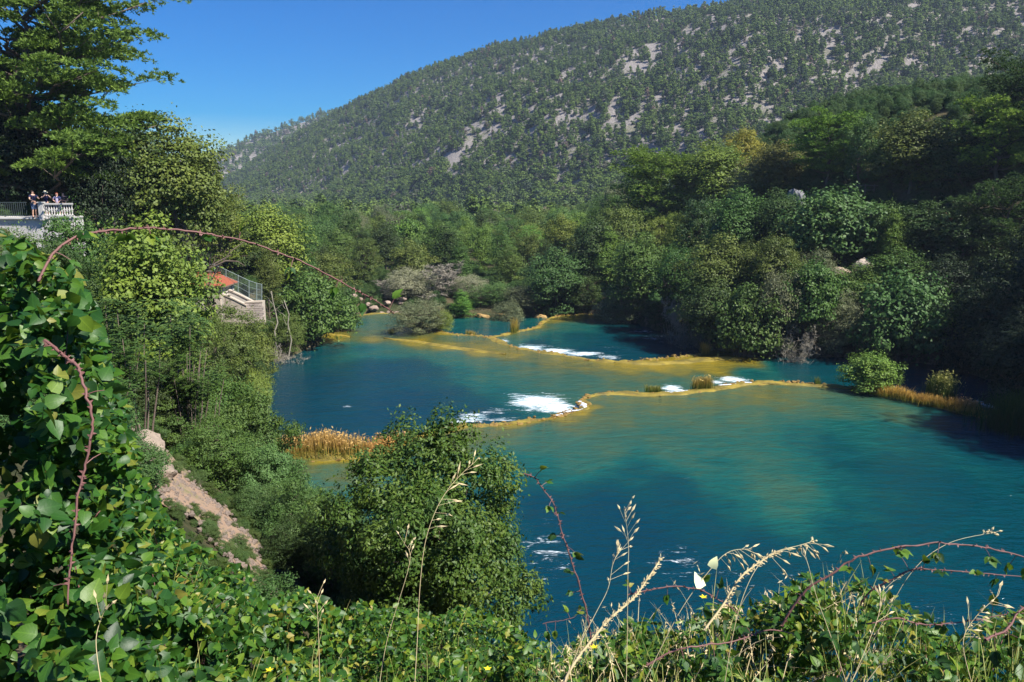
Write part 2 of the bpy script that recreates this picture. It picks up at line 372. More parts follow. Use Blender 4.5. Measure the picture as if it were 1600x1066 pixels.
# ------------------------------------------------------------ water
# depth control points: photo px, level, value (0 algae crest, .25 olive shallow, .5 teal, .75 deep teal, 1 deep blue)
ctl = {
 'near': (Z0, [(930,628,.24),(960,632,.27),(1010,625,.26),(1120,622,.26),(1180,610,.25),(1260,612,.27),(470,735,.22),(520,750,.3),(570,745,.3),(460,770,.45),(540,800,.7),(620,740,.4),(720,690,.24),(800,680,.26),(850,690,.3),(900,665,.22),(960,650,.26),(1050,640,.24),(1100,660,.3),(1150,640,.3),(1200,625,.24),(1300,640,.3),(1400,650,.3),
   (760,730,.42),(800,745,.6),(860,740,.55),(900,720,.42),(950,700,.36),(1000,740,.66),(1050,700,.42),(1100,720,.5),(1150,700,.42),(1180,690,.46),(1250,680,.5),(1300,700,.66),(1350,680,.6),(1420,680,.7),(1500,690,.8),(1580,700,.85),
   (800,790,.95),(850,800,1),(950,800,.98),(1050,780,.9),(1000,840,1),(1100,830,.9),(1150,800,.72),(1160,770,.52),(1190,772,.38),(1220,775,.34),(1250,778,.36),(1275,775,.4),(1225,795,.42),(1230,815,.55),(1320,790,.68),(1300,830,.72),(1380,760,.74),(1450,780,.78),(1550,800,.82),
   (880,900,1),(1000,900,1),(1100,900,1),(1200,870,.92),(1300,880,.9),(1400,860,.85),(1500,880,.88),(1600,900,.9),(900,1000,1),(1200,1000,1),(1500,1000,.95)]),
 'mid': (Z1, [(520,522,.05),(535,526,.04),(560,522,.24),(600,522,.24),(640,520,.22),(590,512,.27),(560,508,.32),(620,505,.32),(580,530,.12),(650,524,.2),(700,532,.2),(720,527,.32),(760,532,.2),(650,534,.04),(700,541,.03),(750,549,.03),(790,552,.1),(850,562,.17),(900,568,.18),
   (430,580,.93),(480,560,.8),(520,545,.72),(560,545,.55),(620,550,.5),(700,556,.42),(760,568,.34),(820,575,.3),(880,585,.25),(950,590,.25),(1020,590,.27),(1100,590,.35),
   (450,620,1),(520,600,1),(560,580,.9),(600,580,.92),(640,575,.85),(680,590,.8),(720,585,.58),(760,590,.45),(800,600,.42),(860,605,.38),(920,600,.3),(980,602,.33),(1060,600,.4),
   (560,640,1),(640,630,1),(700,620,.95),(740,640,.95),(780,615,.6),(480,660,1),(1180,585,.6),(1250,585,.75),(1300,590,.8),(1400,590,.9),(1480,600,.95),(1250,570,.85),
   (980,572,.03),(1030,573,.02),(1080,568,.0),(1130,565,.0),(1160,566,.02),(1100,576,.04),(1060,578,.08),(960,570,.06)]),
 'far': (Z2, [(790,532,.35),(800,526,.3),(830,520,.32),(850,512,.26),(870,500,.15),(900,496,.1),(940,494,.15),(880,508,.45),(920,505,.5),(860,525,.6),(900,530,.75),(950,535,.85),(960,515,.75),(1000,530,.85),(1040,545,.9),(1080,540,.95),(930,550,.9),(990,555,.9),(840,538,.75)]),
 'back': (Z3, [(700,510,.6),(740,508,.66),(800,508,.62),(830,503,.6),(720,497,.5),(780,493,.35),(640,495,.5),(850,493,.4),(600,490,.45)]),
}
def rbf(x, y, z, pts, pw=4.2):
    C = np.array(pts, float); q = P(C[:, 0], C[:, 1], z)
    num = 0; den = 0
    # distances in a frame where depth is compressed, so the blobs are as the eye sees them
    for (cx, cyy, _), v in zip(q, C[:, 2]):
        sc = 16.0 / (cyy * cyy) * 900
        wgt = 1.0 / (((x - cx) ** 2 + ((y - cyy) * .45) ** 2) + .6) ** (pw / 2); num = num + wgt * v; den = den + wgt
    return num / den
FOAM = {  # photo px centre, half size px x,y, strength
 'near': [(480,750,40,9,.22),(850,860,60,70,.5),(1060,875,60,32,.55),(1250,915,90,34,.36),(1150,905,60,30,.4),(1450,960,80,40,.4),(1075,748,14,5,.45),(1555,652,26,8,.7),(860,820,34,50,.4)],
 'mid': [(840,628,52,16,1.25),(868,636,36,12,1.35),(880,640,24,9,1.3),(805,620,22,10,.75),(740,652,36,12,1.0),(715,660,22,6,1.0),(770,640,30,9,.6),(785,655,30,6,.7),(545,634,10,6,.55),(1050,607,22,7,1.15),(1058,610,12,4,1.1),(1145,593,30,6,1.2),(1120,597,16,5,1.0),(1545,634,16,14,1.0),(690,590,40,6,.28)],
 'far': [(786,533,14,4,1.0),(830,543,38,7,1.0),(870,549,34,6,1.25),(910,553,36,5,1.15),(950,558,26,5,.85),(1005,518,30,5,.6),(1025,528,30,6,.55),(1040,535,20,4,.45),(960,545,30,8,.4),(1080,549,14,3,.7)],
 'back': [(600,508,40,5,.25)],
}
def foam_field(x, y, z, lst):
    r = np.zeros_like(x)
    for cx, cyp, rx, rz_, s in lst:
        c0 = P(cx, cyp, z); ex = abs(P(cx + rx, cyp, z)[0] - c0[0]); ey = abs(P(cx, cyp + rz_, z)[1] - c0[1])
        r = np.maximum(r, s * np.exp(-(((x - c0[0]) / ex) ** 2 + ((y - c0[1]) / ey) ** 2) * 1.1))
    return r
k = N('travertine_water'); v = k.pos()
dep = k.attr('depth'); fo = k.attr('foam')
str1 = k.noise(.8, 8, .68, k.scalev(v, (.6, 1.0, 1)), .8); str2 = k.noise(.16, 3, .5, v, .5)
amp = k.ramp(dep, [(0, (.3, .3, .3)), (.25, (.34, .34, .34)), (.5, (.6, .6, .6)), (.8, (.3, .3, .3)), (1, (.12, .12, .12))])
d2 = k.math('ADD', dep, k.math('MULTIPLY', k.math('SUBTRACT', str1, .5), amp))
d2 = k.math('ADD', d2, k.math('MULTIPLY', k.math('SUBTRACT', str2, .5), .3))
col = k.ramp(d2, [(0.0, (.21, .155, .012)), (.10, (.135, .12, .02)), (.2, (.07, .088, .03)), (.32, (.03, .085, .055)), (.5, (.006, .076, .066)), (.72, (.001, .044, .052)), (1.0, (.0005, .031, .052))])
fn = k.noise(1.3, 8, .75, k.scalev(v, (.5, 1.5, 1)), .8); fs = k.noise(7, 5, .7, k.scalev(v, (.5, 1.6, 1)), .5)
fm = k.math('ADD', fo, k.math('MULTIPLY', k.math('SUBTRACT', fn, .52), 3.0))
fm = k.math('ADD', fm, k.math('MULTIPLY', k.math('SUBTRACT', fs, .5), 1.6))
fmask = k.math('MULTIPLY', k.ramp(fm, [(.6, (0, 0, 0)), (1.55, (1, 1, 1))]), k.ramp(fo, [(.06, (0, 0, 0)), (.3, (1, 1, 1))]))
halo = k.ramp(fo, [(.6, (0, 0, 0)), (1.2, (.6, .6, .6))])
col = k.mix(halo, col, (.12, .3, .36))
col = k.mix(fmask, col, (.62, .68, .72))
wv = k.noise(1.5, 4, .6, k.scalev(v, (.5, 1.15, 1)), .3); wv2 = k.noise(7, 3, .6, k.scalev(v, (.6, 1.1, 1)))
wv3 = k.noise(.42, 3, .55, k.scalev(v, (.7, 1, 1)), .6)
hgt = k.math('ADD', k.math('ADD', k.math('MULTIPLY', wv, 1.0), k.math('MULTIPLY', wv3, 1.6)), k.math('MULTIPLY', wv2, .3))
rg = k.mix(fmask, (.12, .12, .12), (.9, .9, .9))
sh = k.pbr(col, rg, .45, k.bump(hgt, .85, .2), IOR=1.33)
M_WATER = k.end(sh)
def water_sheet(name, poly, z, key, step, label, lip=None, lipw=None, bb=None):
    if poly is not None:
        x0, y0 = poly[:, :2].min(0); x1, y1 = poly[:, :2].max(0)
    else: x0, y0, x1, y1 = bb
    xs = np.arange(x0, x1 + step, step); ys = np.arange(y0, y1 + step, step)
    X, Y = np.meshgrid(xs, ys); n = len(xs)
    ii = (np.arange(len(ys) - 1)[:, None] * n + np.arange(n - 1)[None])
    F = np.stack([ii, ii + 1, ii + n + 1, ii + n], -1).reshape(-1, 4)
    x, y = X.ravel(), Y.ravel()
    if poly is not None:
        inn = inside(x, y, poly)
        # snap border vertices onto the lip so the edge is clean
        keep = inn[F].sum(1) >= 1
        F = F[keep]
        used = np.unique(F); bad = used[~inn[used]]
        if lip is not None and len(bad):
            best = np.full(len(bad), 1e9); bx, by = x[bad].copy(), y[bad].copy(); ox, oy = x[bad], y[bad]
            m = len(poly)
            for i in range(m):
                a = poly[i]; b = poly[(i + 1) % m]; vx, vy = b[0] - a[0], b[1] - a[1]
                t = np.clip(((ox - a[0]) * vx + (oy - a[1]) * vy) / (vx * vx + vy * vy + 1e-9), 0, 1)
                qx, qy = a[0] + t * vx, a[1] + t * vy; dd = np.hypot(ox - qx, oy - qy); q = dd < best
                best[q] = dd[q]; bx[q] = qx[q]; by[q] = qy[q]
            x = x.copy(); y = y.copy(); x[bad] = bx; y[bad] = by
        remap = np.full(len(x), -1); remap[used] = np.arange(len(used)); x, y = x[used], y[used]; F = remap[F]
    dep = rbf(x, y, z, ctl[key][1])
    if lip is not None:
        dl = segdist(x, y, lip); wn = (lipw if lipw else 1.2) * np.maximum(.1, 2.6 * fbm(x / 2.6, y / 2.6, 8, 3) - .75)
        e = 1 - sst(dl, 0.25 * wn, wn * 1.5); dep = dep * (1 - e) + .03 * e
    fo = foam_field(x, y, z, FOAM[key])
    me = make_mesh(name, np.stack([x, y, np.full_like(x, z)], 1), [F], {'depth': dep, 'foam': fo})
    return tag(obj(name, me, M_WATER), label, kind='structure')
water_sheet('river_water', NEARP, Z0, 'near', .3, 'near turquoise pool above the long travertine lip', LIP1, 1.5)
water_sheet('river_water', MIDP, Z1, 'mid', .35, 'middle blue pool between the travertine lips', FAR2, 1.2)
water_sheet('river_water', F_P, Z2, 'far', .5, 'small far teal pool with a line of white water', LIP3, 1.0)
water_sheet('river_water', None, Z3, 'back', 1.0, 'farthest strip of green water under the trees', bb=(-48, 82, 40, 132))

# travertine lips: swept drop on the far side
k = N('travertine'); v = k.pos(); f = k.noise(.9, 5, .6, v); g = k.noise(5, 5, .65, v)
hh = k.attr('tint')
c = k.mix(k.ramp(f, [(.38, (0, 0, 0)), (.62, (1, 1, 1))]), (.13, .11, .018), (.36, .275, .035)); c = k.mix(k.math('MULTIPLY', g, .6), c, (.1, .07, .025))
c = k.mix(k.ramp(hh, [(.3, (0, 0, 0)), (.7, (1, 1, 1))]), c, k.mix(g, (.16, .12, .08), (.34, .27, .19)))
M_TRAV = k.end(k.pbr(c, .6, .35, k.bump(g, .7, .08)))
def barrier(line, z, drop, label, wscale=1.0, bulge=0.05):
    L = np.asarray(line)[:, :2]; seg = np.hypot(*np.diff(L, axis=0).T); s = np.r_[0, np.cumsum(seg)]
    n = int(s[-1] / .35); q = np.linspace(0, s[-1], n); X = np.interp(q, s, L[:, 0]); Y = np.interp(q, s, L[:, 1])
    tx, ty = np.gradient(X), np.gradient(Y); l = np.hypot(tx, ty) + 1e-9; nxn, nyn = -ty / l, tx / l  # left normal = away from near pool when line runs left to right
    pr = np.array([(-2.2, -.4), (-1.4, -.25), (-.7, -.13), (-.3, -.03), (.0, .02), (.22, -.06), (.36, -.25), (.42, -.6), (.55, -1.0), (.95, -1.25), (1.4, -1.6)])
    V = []; T = []
    for o, zz in pr:
        o2 = o * wscale; w1 = (fbm(q / 1.1, q * 0 + o, 4, 3) - .5) * .5; zn = (fbm(q / .8, q * 0 + o * 1.3, 14, 3) - .47) * .34 + (fbm(q / 4, q * 0, 44, 2) - .5) * .18 * (abs(o) < 1)
        zb = z + (zz * drop if zz < -.2 and o > 0 else zz) + (zn + bulge if zz > -.15 else zn * 1.0)
        V.append(np.stack([X + nxn * (o2 + w1 * (o > 0.1)), Y + nyn * (o2 + w1 * (o > .1)), zb], 1)); T.append(np.full(n, 1.0 if o > .3 else 0.0))
    V = np.array(V).reshape(-1, 3); m = len(pr)
    ii = (np.arange(m - 1)[:, None] * n + np.arange(n - 1)[None]).ravel()
    return tag(obj('travertine_barrier', make_mesh('travertine_barrier', V, [np.stack([ii, ii + 1, ii + n + 1, ii + n], 1)], {'tint': np.array(T).ravel()}), M_TRAV), label, kind='structure')
barrier(LIP1, Z0, 1.1, 'long algae-yellow travertine lip of the near pool')
barrier(FAR2, Z1, .9, 'curved yellow travertine lip between middle and far pool')
barrier(LIP3, Z2, .7, 'far yellow travertine lip by the trees')
def lip_rubble(line, z, n, seed, spread=.5):
    rg = np.random.default_rng(seed); L = np.asarray(line); k_ = rg.integers(0, len(L) - 1, n); f_ = rg.random((n, 1)); p_ = L[k_] + (L[k_ + 1] - L[k_]) * f_; p_ = p_ + rg.normal(size=(n, 3)) * [spread * .3, spread, 0]; p_[:, 2] = z - .01; return p_
# raised yellow crest of the second barrier, facing the camera
def crest(px_pts, z, width, h, label):
    L = catmull(PX(px_pts, z), 5)[:, :2]; seg = np.hypot(*np.diff(L, axis=0).T); s = np.r_[0, np.cumsum(seg)]
    n = int(s[-1] / .4); q = np.linspace(0, s[-1], n); X = np.interp(q, s, L[:, 0]); Y = np.interp(q, s, L[:, 1])
    tx, ty = np.gradient(X), np.gradient(Y); l = np.hypot(tx, ty) + 1e-9; ax, ay = -ty / l, tx / l
    pr = np.linspace(-1, 1, 13); V = []
    ws = width * (.7 + .6 * fbm(q / 5, q * 0, 7, 3)) * np.minimum(1, np.minimum(q, s[-1] - q) / 3 + .15)
    for o in pr:
        w1 = (fbm(q / 1.3, q * 0 + o * 2, 4, 3) - .5) * .3
        zz = z - .14 + (h + .14) * (1 - o * o) ** .6 + (fbm(q / .9, q * 0 + o * 2, 3, 3) - .5) * .16
        V.append(np.stack([X + ax * (o * ws + w1), Y + ay * (o * ws + w1), zz], 1))
    V = np.array(V).reshape(-1, 3); ii = (np.arange(12)[:, None] * n + np.arange(n - 1)[None]).ravel()
    return tag(obj('travertine_barrier', make_mesh('travertine_barrier', V, [np.stack([ii, ii + 1, ii + n + 1, ii + n], 1)], {'tint': np.zeros(len(V))}), M_TRAV), label, kind='structure')
crest([(600,529),(650,534),(700,542),(750,549),(790,554)], Z1, .8, .12, 'thin golden crest at the left of the second travertine lip')
crest([(960,567),(1020,568),(1060,566),(1100,562),(1135,560),(1160,565)], Z1, 1.1, .16, 'broad golden algae crest at the right end of the second lip')
crest([(508,522),(530,524),(548,527)], Z1, .9, .12, 'golden algae crest beside the left bank trees')
crest([(1190,600),(1260,602),(1330,607),(1372,613)], Z0, .5, .12, 'golden crest of the near lip left of the grassy strip')
crest([(928,618),(960,615),(1010,617),(1060,615),(1100,610),(1150,603),(1180,600)], Z0, .75, .1, 'golden crest of the near lip right of the white fall')
crest([(425,709),(500,711),(575,714),(600,704)], Z0, .9, .3, 'low golden mound under the reed clump')
crest([(1345,606),(1400,618),(1470,634),(1525,650)], Z0, 1.1, .45, 'dark mossy mound under the grassy strip')
crest([(560,482),(600,486),(640,489)], Z3, 2.0, .5, 'ochre gravel spit at the far shore')
# falling white water over the near lip
k = N('falling_foam'); v = k.pos(); g = k.noise(6, 4, .6, k.scalev(v, (1, 1, .25)))
M_FALL = k.end(k.pbr(k.mix(k.ramp(g, [(.35, (0, 0, 0)), (.6, (1, 1, 1))]), (.3, .34, .38), (.82, .85, .88)), .6, .3, k.bump(g, .6, .08)))
def fall(px_pts, z, h, label, out=.5):
    L = catmull(PX(px_pts, z), 8)[:, :2]; X, Y = L.T; n = len(L)
    tx, ty = np.gradient(X), np.gradient(Y); l = np.hypot(tx, ty) + 1e-9; ax, ay = -ty / l, tx / l
    V = []; pr = [(-.25, .03), (0, .05), (.2, 0), (.38, -.2), (.48, -.5), (.6, -.8), (.85, -1.0), (1.5, -1.06)]
    for o, zz in pr:
        w1 = (fbm(np.arange(n) / 2.0, np.full(n, o), 4, 2) - .5) * .25
        V.append(np.stack([X + ax * (o * out * 1.6 + w1), Y + ay * (o * out * 1.6 + w1), z + zz * h + .04 + w1 * .1], 1))
    V = np.array(V).reshape(-1, 3); m = len(pr); ii = (np.arange(m - 1)[:, None] * n + np.arange(n - 1)[None]).ravel()
    return tag(obj('waterfall', make_mesh('waterfall', V, [np.stack([ii, ii + 1, ii + n + 1, ii + n], 1)]), M_FALL), label, 'waterfall')
fall([(868,651),(880,646),(903,641),(913,635),(906,628)], Z0, 1.0, 'white fall curling over the notch in the near travertine lip')
fall([(1036,613),(1060,613),(1074,611)], Z0, .8, 'small white spill between the two grass tufts on the lip')
fall([(1122,603),(1150,600),(1178,598)], Z0, .8, 'white spill just right of the larger golden grass tuft')
fall([(1532,650),(1545,652),(1562,653)], Z0, 1.0, 'blue shaded cascade at the right end of the grassy strip')
# ------------------------------------------------------------ foliage generators
def unit(a): return a / (np.linalg.norm(a, axis=-1, keepdims=True) + 1e-9)
def leaf_faces(C, Nrm, ln, wd, rng, tint, droop=0.0):
    """one kite shaped leaf per centre; returns V,F,T"""
    n = len(C); r = rng.normal(size=(n, 3)); u = unit(np.cross(Nrm, r)); u[:, 2] -= droop; u = unit(u); v = unit(np.cross(Nrm, u))
    ln = np.broadcast_to(ln, (n,))[:, None] * rng.uniform(.7, 1.25, (n, 1)); wd = np.broadcast_to(wd, (n,))[:, None] * rng.uniform(.75, 1.2, (n, 1))
    V = np.stack([C - u * ln * .5, C + v * wd * .5 - u * ln * .05, C + u * ln * .5, C - v * wd * .5 - u * ln * .05], 1).reshape(-1, 3)
    F = np.arange(n * 4).reshape(n, 4); T = np.repeat(tint, 4)
    return V, F, T
def clump_leaves(cc, cr, per, ln, wd, rng, centre, flat=.75, up=.45, outw=.55, rnd=.55, tb=None, droop=0):
    """leaves spread over clump blobs: cc (m,3), cr (m,)"""
    m = len(cc); n = m * per; idx = np.repeat(np.arange(m), per)
    d = unit(rng.normal(size=(n, 3))); d[:, 2] = np.where(d[:, 2] < -.25, d[:, 2] * .5, d[:, 2])
    rr = rng.uniform(.55, 1.08, n) ** .6; rr *= 1 + .25 * np.sin(d[:, 0] * 7 + idx * 1.7) * np.sin(d[:, 1] * 6 + idx)
    off = d * rr[:, None] * cr[idx][:, None]; off[:, 2] *= flat
    C = cc[idx] + off
    oc = unit(C - centre)
    Nn = unit(outw * unit(off) + .25 * oc + np.array([0, 0, up]) + rnd * rng.normal(size=(n, 3)))
    t = rng.uniform(0, 1, n) * .45 + (rng.uniform(0, 1, m)[idx]) * .55 if tb is None else tb[idx] * .5 + rng.uniform(0, 1, n) * .5
    return leaf_faces(C, Nn, ln, wd, rng, t, droop)
def limb(a, b, rng, n=5, wob=.08, sag=0.0):
    a = np.array(a, float); b = np.array(b, float); t = np.linspace(0, 1, n)[:, None]; L = np.linalg.norm(b - a)
    p = a + (b - a) * t; w_ = rng.normal(size=(n, 3)) * wob * L * (t * (1 - t) * 4) ** .5 * .5
    p = p + w_; p[:, 2] += sag * L * (t[:, 0] * (1 - t[:, 0])) * 4
    return p
def norm_crown(V, H, W):
    r = np.percentile(np.hypot(V[:, 0], V[:, 1]), 95); V = V.copy(); V[:, :2] *= W * .5 / r; V[:, 2] *= H / np.percentile(V[:, 2], 99.3); return V
def kit(crown, trunk): return {'crown': crown, 'trunk': trunk}
def broadleaf(name, seed, H=8.0, W=7.0, base=.12, ncl=90, per=150, leaf=.2, asp=.55, shape='round', r0=.16, clr=(.11, .2), flat=.75, multi=1, rnd=.32, droop=0):
    rng = np.random.default_rng(seed)
    # crown clumps: golden spiral through lumpy ellipsoid, a few inner ones
    i = np.arange(ncl) + .5; ph = np.arccos(1 - 2 * i / ncl); th = math.pi * (1 + 5 ** .5) * i + rng.uniform(0, 6.28)
    d = np.stack([np.cos(th) * np.sin(ph), np.sin(th) * np.sin(ph), np.cos(ph)], 1)
    lump = 1 + .3 * np.sin(d[:, 0] * 3.1 + seed) * np.cos(d[:, 1] * 2.7 + seed * 2) + .2 * np.sin(d[:, 2] * 5 + d[:, 0] * 4 + seed)
    rr = rng.uniform(.6, 1.06, ncl) * lump; rr[rng.random(ncl) < .15] *= .6
    cz = H * (base + (1 - base) * .5); hz_ = H * (1 - base) * .46
    wz = np.ones(ncl)
    if shape == 'cone': wz = 1.05 - .75 * (d[:, 2] * .5 + .5)
    if shape == 'oval': wz = 1 - .2 * d[:, 2]
    if shape == 'dome': wz = 1.05 - .28 * (d[:, 2] * .5 + .5)
    cc = np.stack([d[:, 0] * W * .45 * rr * wz, d[:, 1] * W * .45 * rr * wz, cz + d[:, 2] * hz_ * np.minimum(rr, 1.05)], 1)
    cr = W * rng.uniform(clr[0], clr[1], ncl)
    V, F, T = clump_leaves(cc, cr, per, leaf, leaf * asp, rng, np.array([0, 0, cz * .8]), flat, rnd=rnd, droop=droop)
    # loose sprigs outside the clumps break the outline
    m = int(ncl * per * .06); k_ = rng.integers(0, ncl, m); d2 = unit(rng.normal(size=(m, 3)) + d[k_] * .8)
    C = cc[k_] + d2 * cr[k_][:, None] * rng.uniform(1.0, 1.45, (m, 1)); V2, F2, T2 = leaf_faces(C, unit(d2 + rng.normal(size=(m, 3))), leaf, leaf * asp, rng, rng.random(m))
    V, F, T = np.vstack([V, V2]), np.vstack([F, F2 + len(V)]), np.r_[T, T2]
    V = norm_crown(V, H, W); mb = MB()
    for q in range(multi):
        ox, oy = (0, 0) if multi == 1 else (rng.uniform(-.08, .08) * W, rng.uniform(-.08, .08) * W)
        top = np.array([rng.uniform(-.1, .1) * W + ox * 3, rng.uniform(-.1, .1) * W + oy * 3, H * .72]); p = limb([ox, oy, -.4], top, rng, 7, .05)
        mb.tube(p, np.linspace(r0, r0 * .25, 7) / multi ** .4, 7)
    for c_ in cc[rng.permutation(ncl)[:26]]:
        s = p[rng.integers(2, 6)]; mb.tube(limb(s, c_, rng, 5, .12), np.linspace(r0 * .38, r0 * .08, 5), 4)
    return kit(make_mesh(name + '_crown', V, [F], {'tint': T}), mb.mesh(name + '_trunk', True))
def pine(name, seed, H=12.0, W=8.0, base=.25, nl=9, leaf=.26, per=230, r0=.22, padr=(.1, .17), open_=0.0, lean=0.0, rise_=(.05, .4), pf=.8):
    """Aleppo pine: leaning trunk, tiers of branches carrying flattened needle pads"""
    rng = np.random.default_rng(seed); mb = MB()
    tp = limb([0, 0, -.4], [lean * H, lean * H * .3, H * .93], rng, 10, .05); mb.tube(tp, np.linspace(r0, r0 * .2, 10), 8)
    cc = []; cr = []
    def at(z):
        q = np.interp(z, tp[:, 2], np.arange(10)); a = int(min(q, 8.999)); return tp[a] + (tp[a + 1] - tp[a]) * (q - a)
    for li in range(nl):
        f = base + (1 - base) * (li + .2) / nl
        prof = math.sin(math.pi * min(1, .18 + .82 * (1 - f) / (1 - base) * .9 + .04)) ** .8 if (1 - f) / (1 - base) < .6 else 1.0 - .25 * rng.random()
        k_ = rng.integers(4, 7); a0 = rng.uniform(0, 6.28)
        for b in range(k_):
            if rng.random() < open_: continue
            a = a0 + b / k_ * 6.28 + rng.uniform(-.35, .35); L = W * .5 * prof * rng.uniform(.65, 1.08)
            s = at(f * H); rise = rng.uniform(*rise_) * L + .1 * L * (f > .7)
            e = s + np.array([math.cos(a) * L, math.sin(a) * L, rise]); br = limb(s, e, rng, 6, .09, -.06)
            mb.tube(br, np.linspace(r0 * .36 * (1.15 - f * .6), r0 * .07, 6), 5)
            npd = 3 + int(L / W * 6)
            for q in range(npd):
                t = .38 + .62 * (q + 1) / npd; i0 = min(int(t * 5), 4); c_ = br[i0] + (br[i0 + 1] - br[i0]) * (t * 5 - i0)
                c_ = c_ + np.array([rng.normal() * .07 * W * t, rng.normal() * .07 * W * t, .02 * W + rng.uniform(-.02, .05) * W])
                cc.append(c_); cr.append(W * rng.uniform(*padr) * (.7 + .4 * t))
                mb.tube(limb(br[i0], c_, rng, 3, .1), [r0 * .09, r0 * .07, r0 * .03], 3, cap=False)
    for q in range(7): cc.append(np.array([lean * H + rng.normal() * W * .09, lean * H * .3 + rng.normal() * W * .09, H * rng.uniform(.86, .98)])); cr.append(W * .1)
    cc = np.array(cc); cr = np.array(cr); m = len(cc); n = m * per; idx = np.repeat(np.arange(m), per)
    # needle tufts: tuft centres on upper side of each pad, needles fan out of them
    nt_ = max(1, per // 10); tc = unit(rng.normal(size=(m * nt_, 3))); tc[:, 2] = np.abs(tc[:, 2]) * .75 - .18
    ti = np.repeat(np.arange(m), nt_); tc = tc * (rng.uniform(.45, 1.05, (m * nt_, 1))) * cr[ti][:, None] * np.array([1, 1, pf]) + cc[ti]
    k_ = rng.integers(0, len(tc), n); dirn = unit(rng.normal(size=(n, 3)) * .75 + np.array([0, 0, .75]) + .5 * unit(tc[k_] - cc[ti[k_]]))
    C = tc[k_] + dirn * leaf * .45
    side = unit(np.cross(dirn, rng.normal(size=(n, 3)))); ln = leaf * rng.uniform(.7, 1.2, (n, 1)); wd = leaf * .13
    V = np.stack([C - dirn * ln * .5, C + side * wd, C + dirn * ln * .5, C - side * wd], 1).reshape(-1, 3)
    T = np.repeat(rng.random(len(tc))[k_] * .6 + rng.random(n) * .4, 4)
    return kit(make_mesh(name + '_crown', V, [np.arange(n * 4).reshape(n, 4)], {'tint': T}), mb.mesh(name + '_trunk', True))
def bare(name, seed, H=7.0, W=6.0, stems=7, twigs=4200, leafy=0):
    rng = np.random.default_rng(seed); mb = MB(); tw = MB(); ends = []
    for s in range(stems):
        a = rng.uniform(0, 6.28); r = rng.uniform(.1, .5) * W; e = np.array([math.cos(a) * r, math.sin(a) * r, H * rng.uniform(.6, 1)])
        p = limb([rng.normal() * .2, rng.normal() * .2, -.3], e, rng, 7, .1, .03); mb.tube(p, np.linspace(.07, .02, 7) * H / 7, 5)
        for q in range(10):
            i0 = rng.integers(1, 7); e2 = p[i0] + np.array([rng.normal() * .16 * W, rng.normal() * .16 * W, rng.uniform(.02, .25) * H]); b = limb(p[i0], e2, rng, 4, .15)
            mb.tube(b, np.linspace(.03, .01, 4) * H / 7, 4); ends += [b[1], b[2], b[3]]
    ends = np.array(ends); n = twigs; c0 = ends[rng.integers(0, len(ends), n)]; d = unit(rng.normal(size=(n, 3)) + np.array([0, 0, .5])) * rng.uniform(.3, 1.0, (n, 1)) * H * .12
    sd = unit(np.cross(d, rng.normal(size=(n, 3)))) * .035 * H / 7
    V = np.stack([c0 - sd, c0 + sd, c0 + d], 1).reshape(-1, 3); tw.add(V, F3=np.arange(n * 3).reshape(n, 3), tint=np.repeat(rng.random(n), 3))
    return kit(tw.mesh(name + '_crown', True), mb.mesh(name + '_trunk', True))
def ailanthus(name, seed, H=5.0, W=5.5, nst=12, fr=30):
    """shrub of long pinnate fronds (sumac like)"""
    rng = np.random.default_rng(seed); mb = MB(); C = []; U = []; NN = []; T = []
    for s in range(nst):
        a = rng.uniform(0, 6.28); r = W * .42 * rng.random() ** .5; top = np.array([math.cos(a) * r, math.sin(a) * r, H * rng.uniform(.55, .95) * (1 - .25 * r / W)])
        p = limb([top[0] * .25, top[1] * .25, -.3], top, rng, 5, .06); mb.tube(p, np.linspace(.06, .02, 5), 5)
        for f in range(fr):
            t = rng.uniform(.45, 1); b = p[0] + (p[-1] - p[0]) * t; aa = rng.uniform(0, 6.28); L = rng.uniform(.5, .85)
            dd = np.array([math.cos(aa), math.sin(aa), rng.uniform(.2, .9)]); q = np.linspace(.12, 1, 11); tn = rng.random()
            for sg in (-1, 1):
                ax = b + dd * L * q[:, None] + np.array([0, 0, -.55]) * L * (q ** 2)[:, None]
                side = unit(np.cross(dd, [0, 0, 1.0])) * sg; ll = .2 * (1 - .5 * q)
                u = unit(np.tile(side, (11, 1)) + dd * .35 + np.array([0, 0, -.25])); C.append(ax + u * ll[:, None] * .5); U.append(u * ll[:, None]); NN.append(np.tile(dd * .0 + [0, 0, 1.0], (11, 1))); T.append(np.full(11, tn) * .6 + rng.random(11) * .4)
    C, U, NN, T = map(np.concatenate, (C, U, NN, T)); n = len(C); v = unit(np.cross(U, NN + rng.normal(size=(n, 3)) * .25)) * .036
    V = np.stack([C - U * .5, C + v - U * .1, C + U * .5, C - v - U * .1], 1).reshape(-1, 3)
    return kit(make_mesh(name + '_crown', V, [np.arange(n * 4).reshape(n, 4)], {'tint': np.repeat(T, 4)}), mb.mesh(name + '_trunk', True))

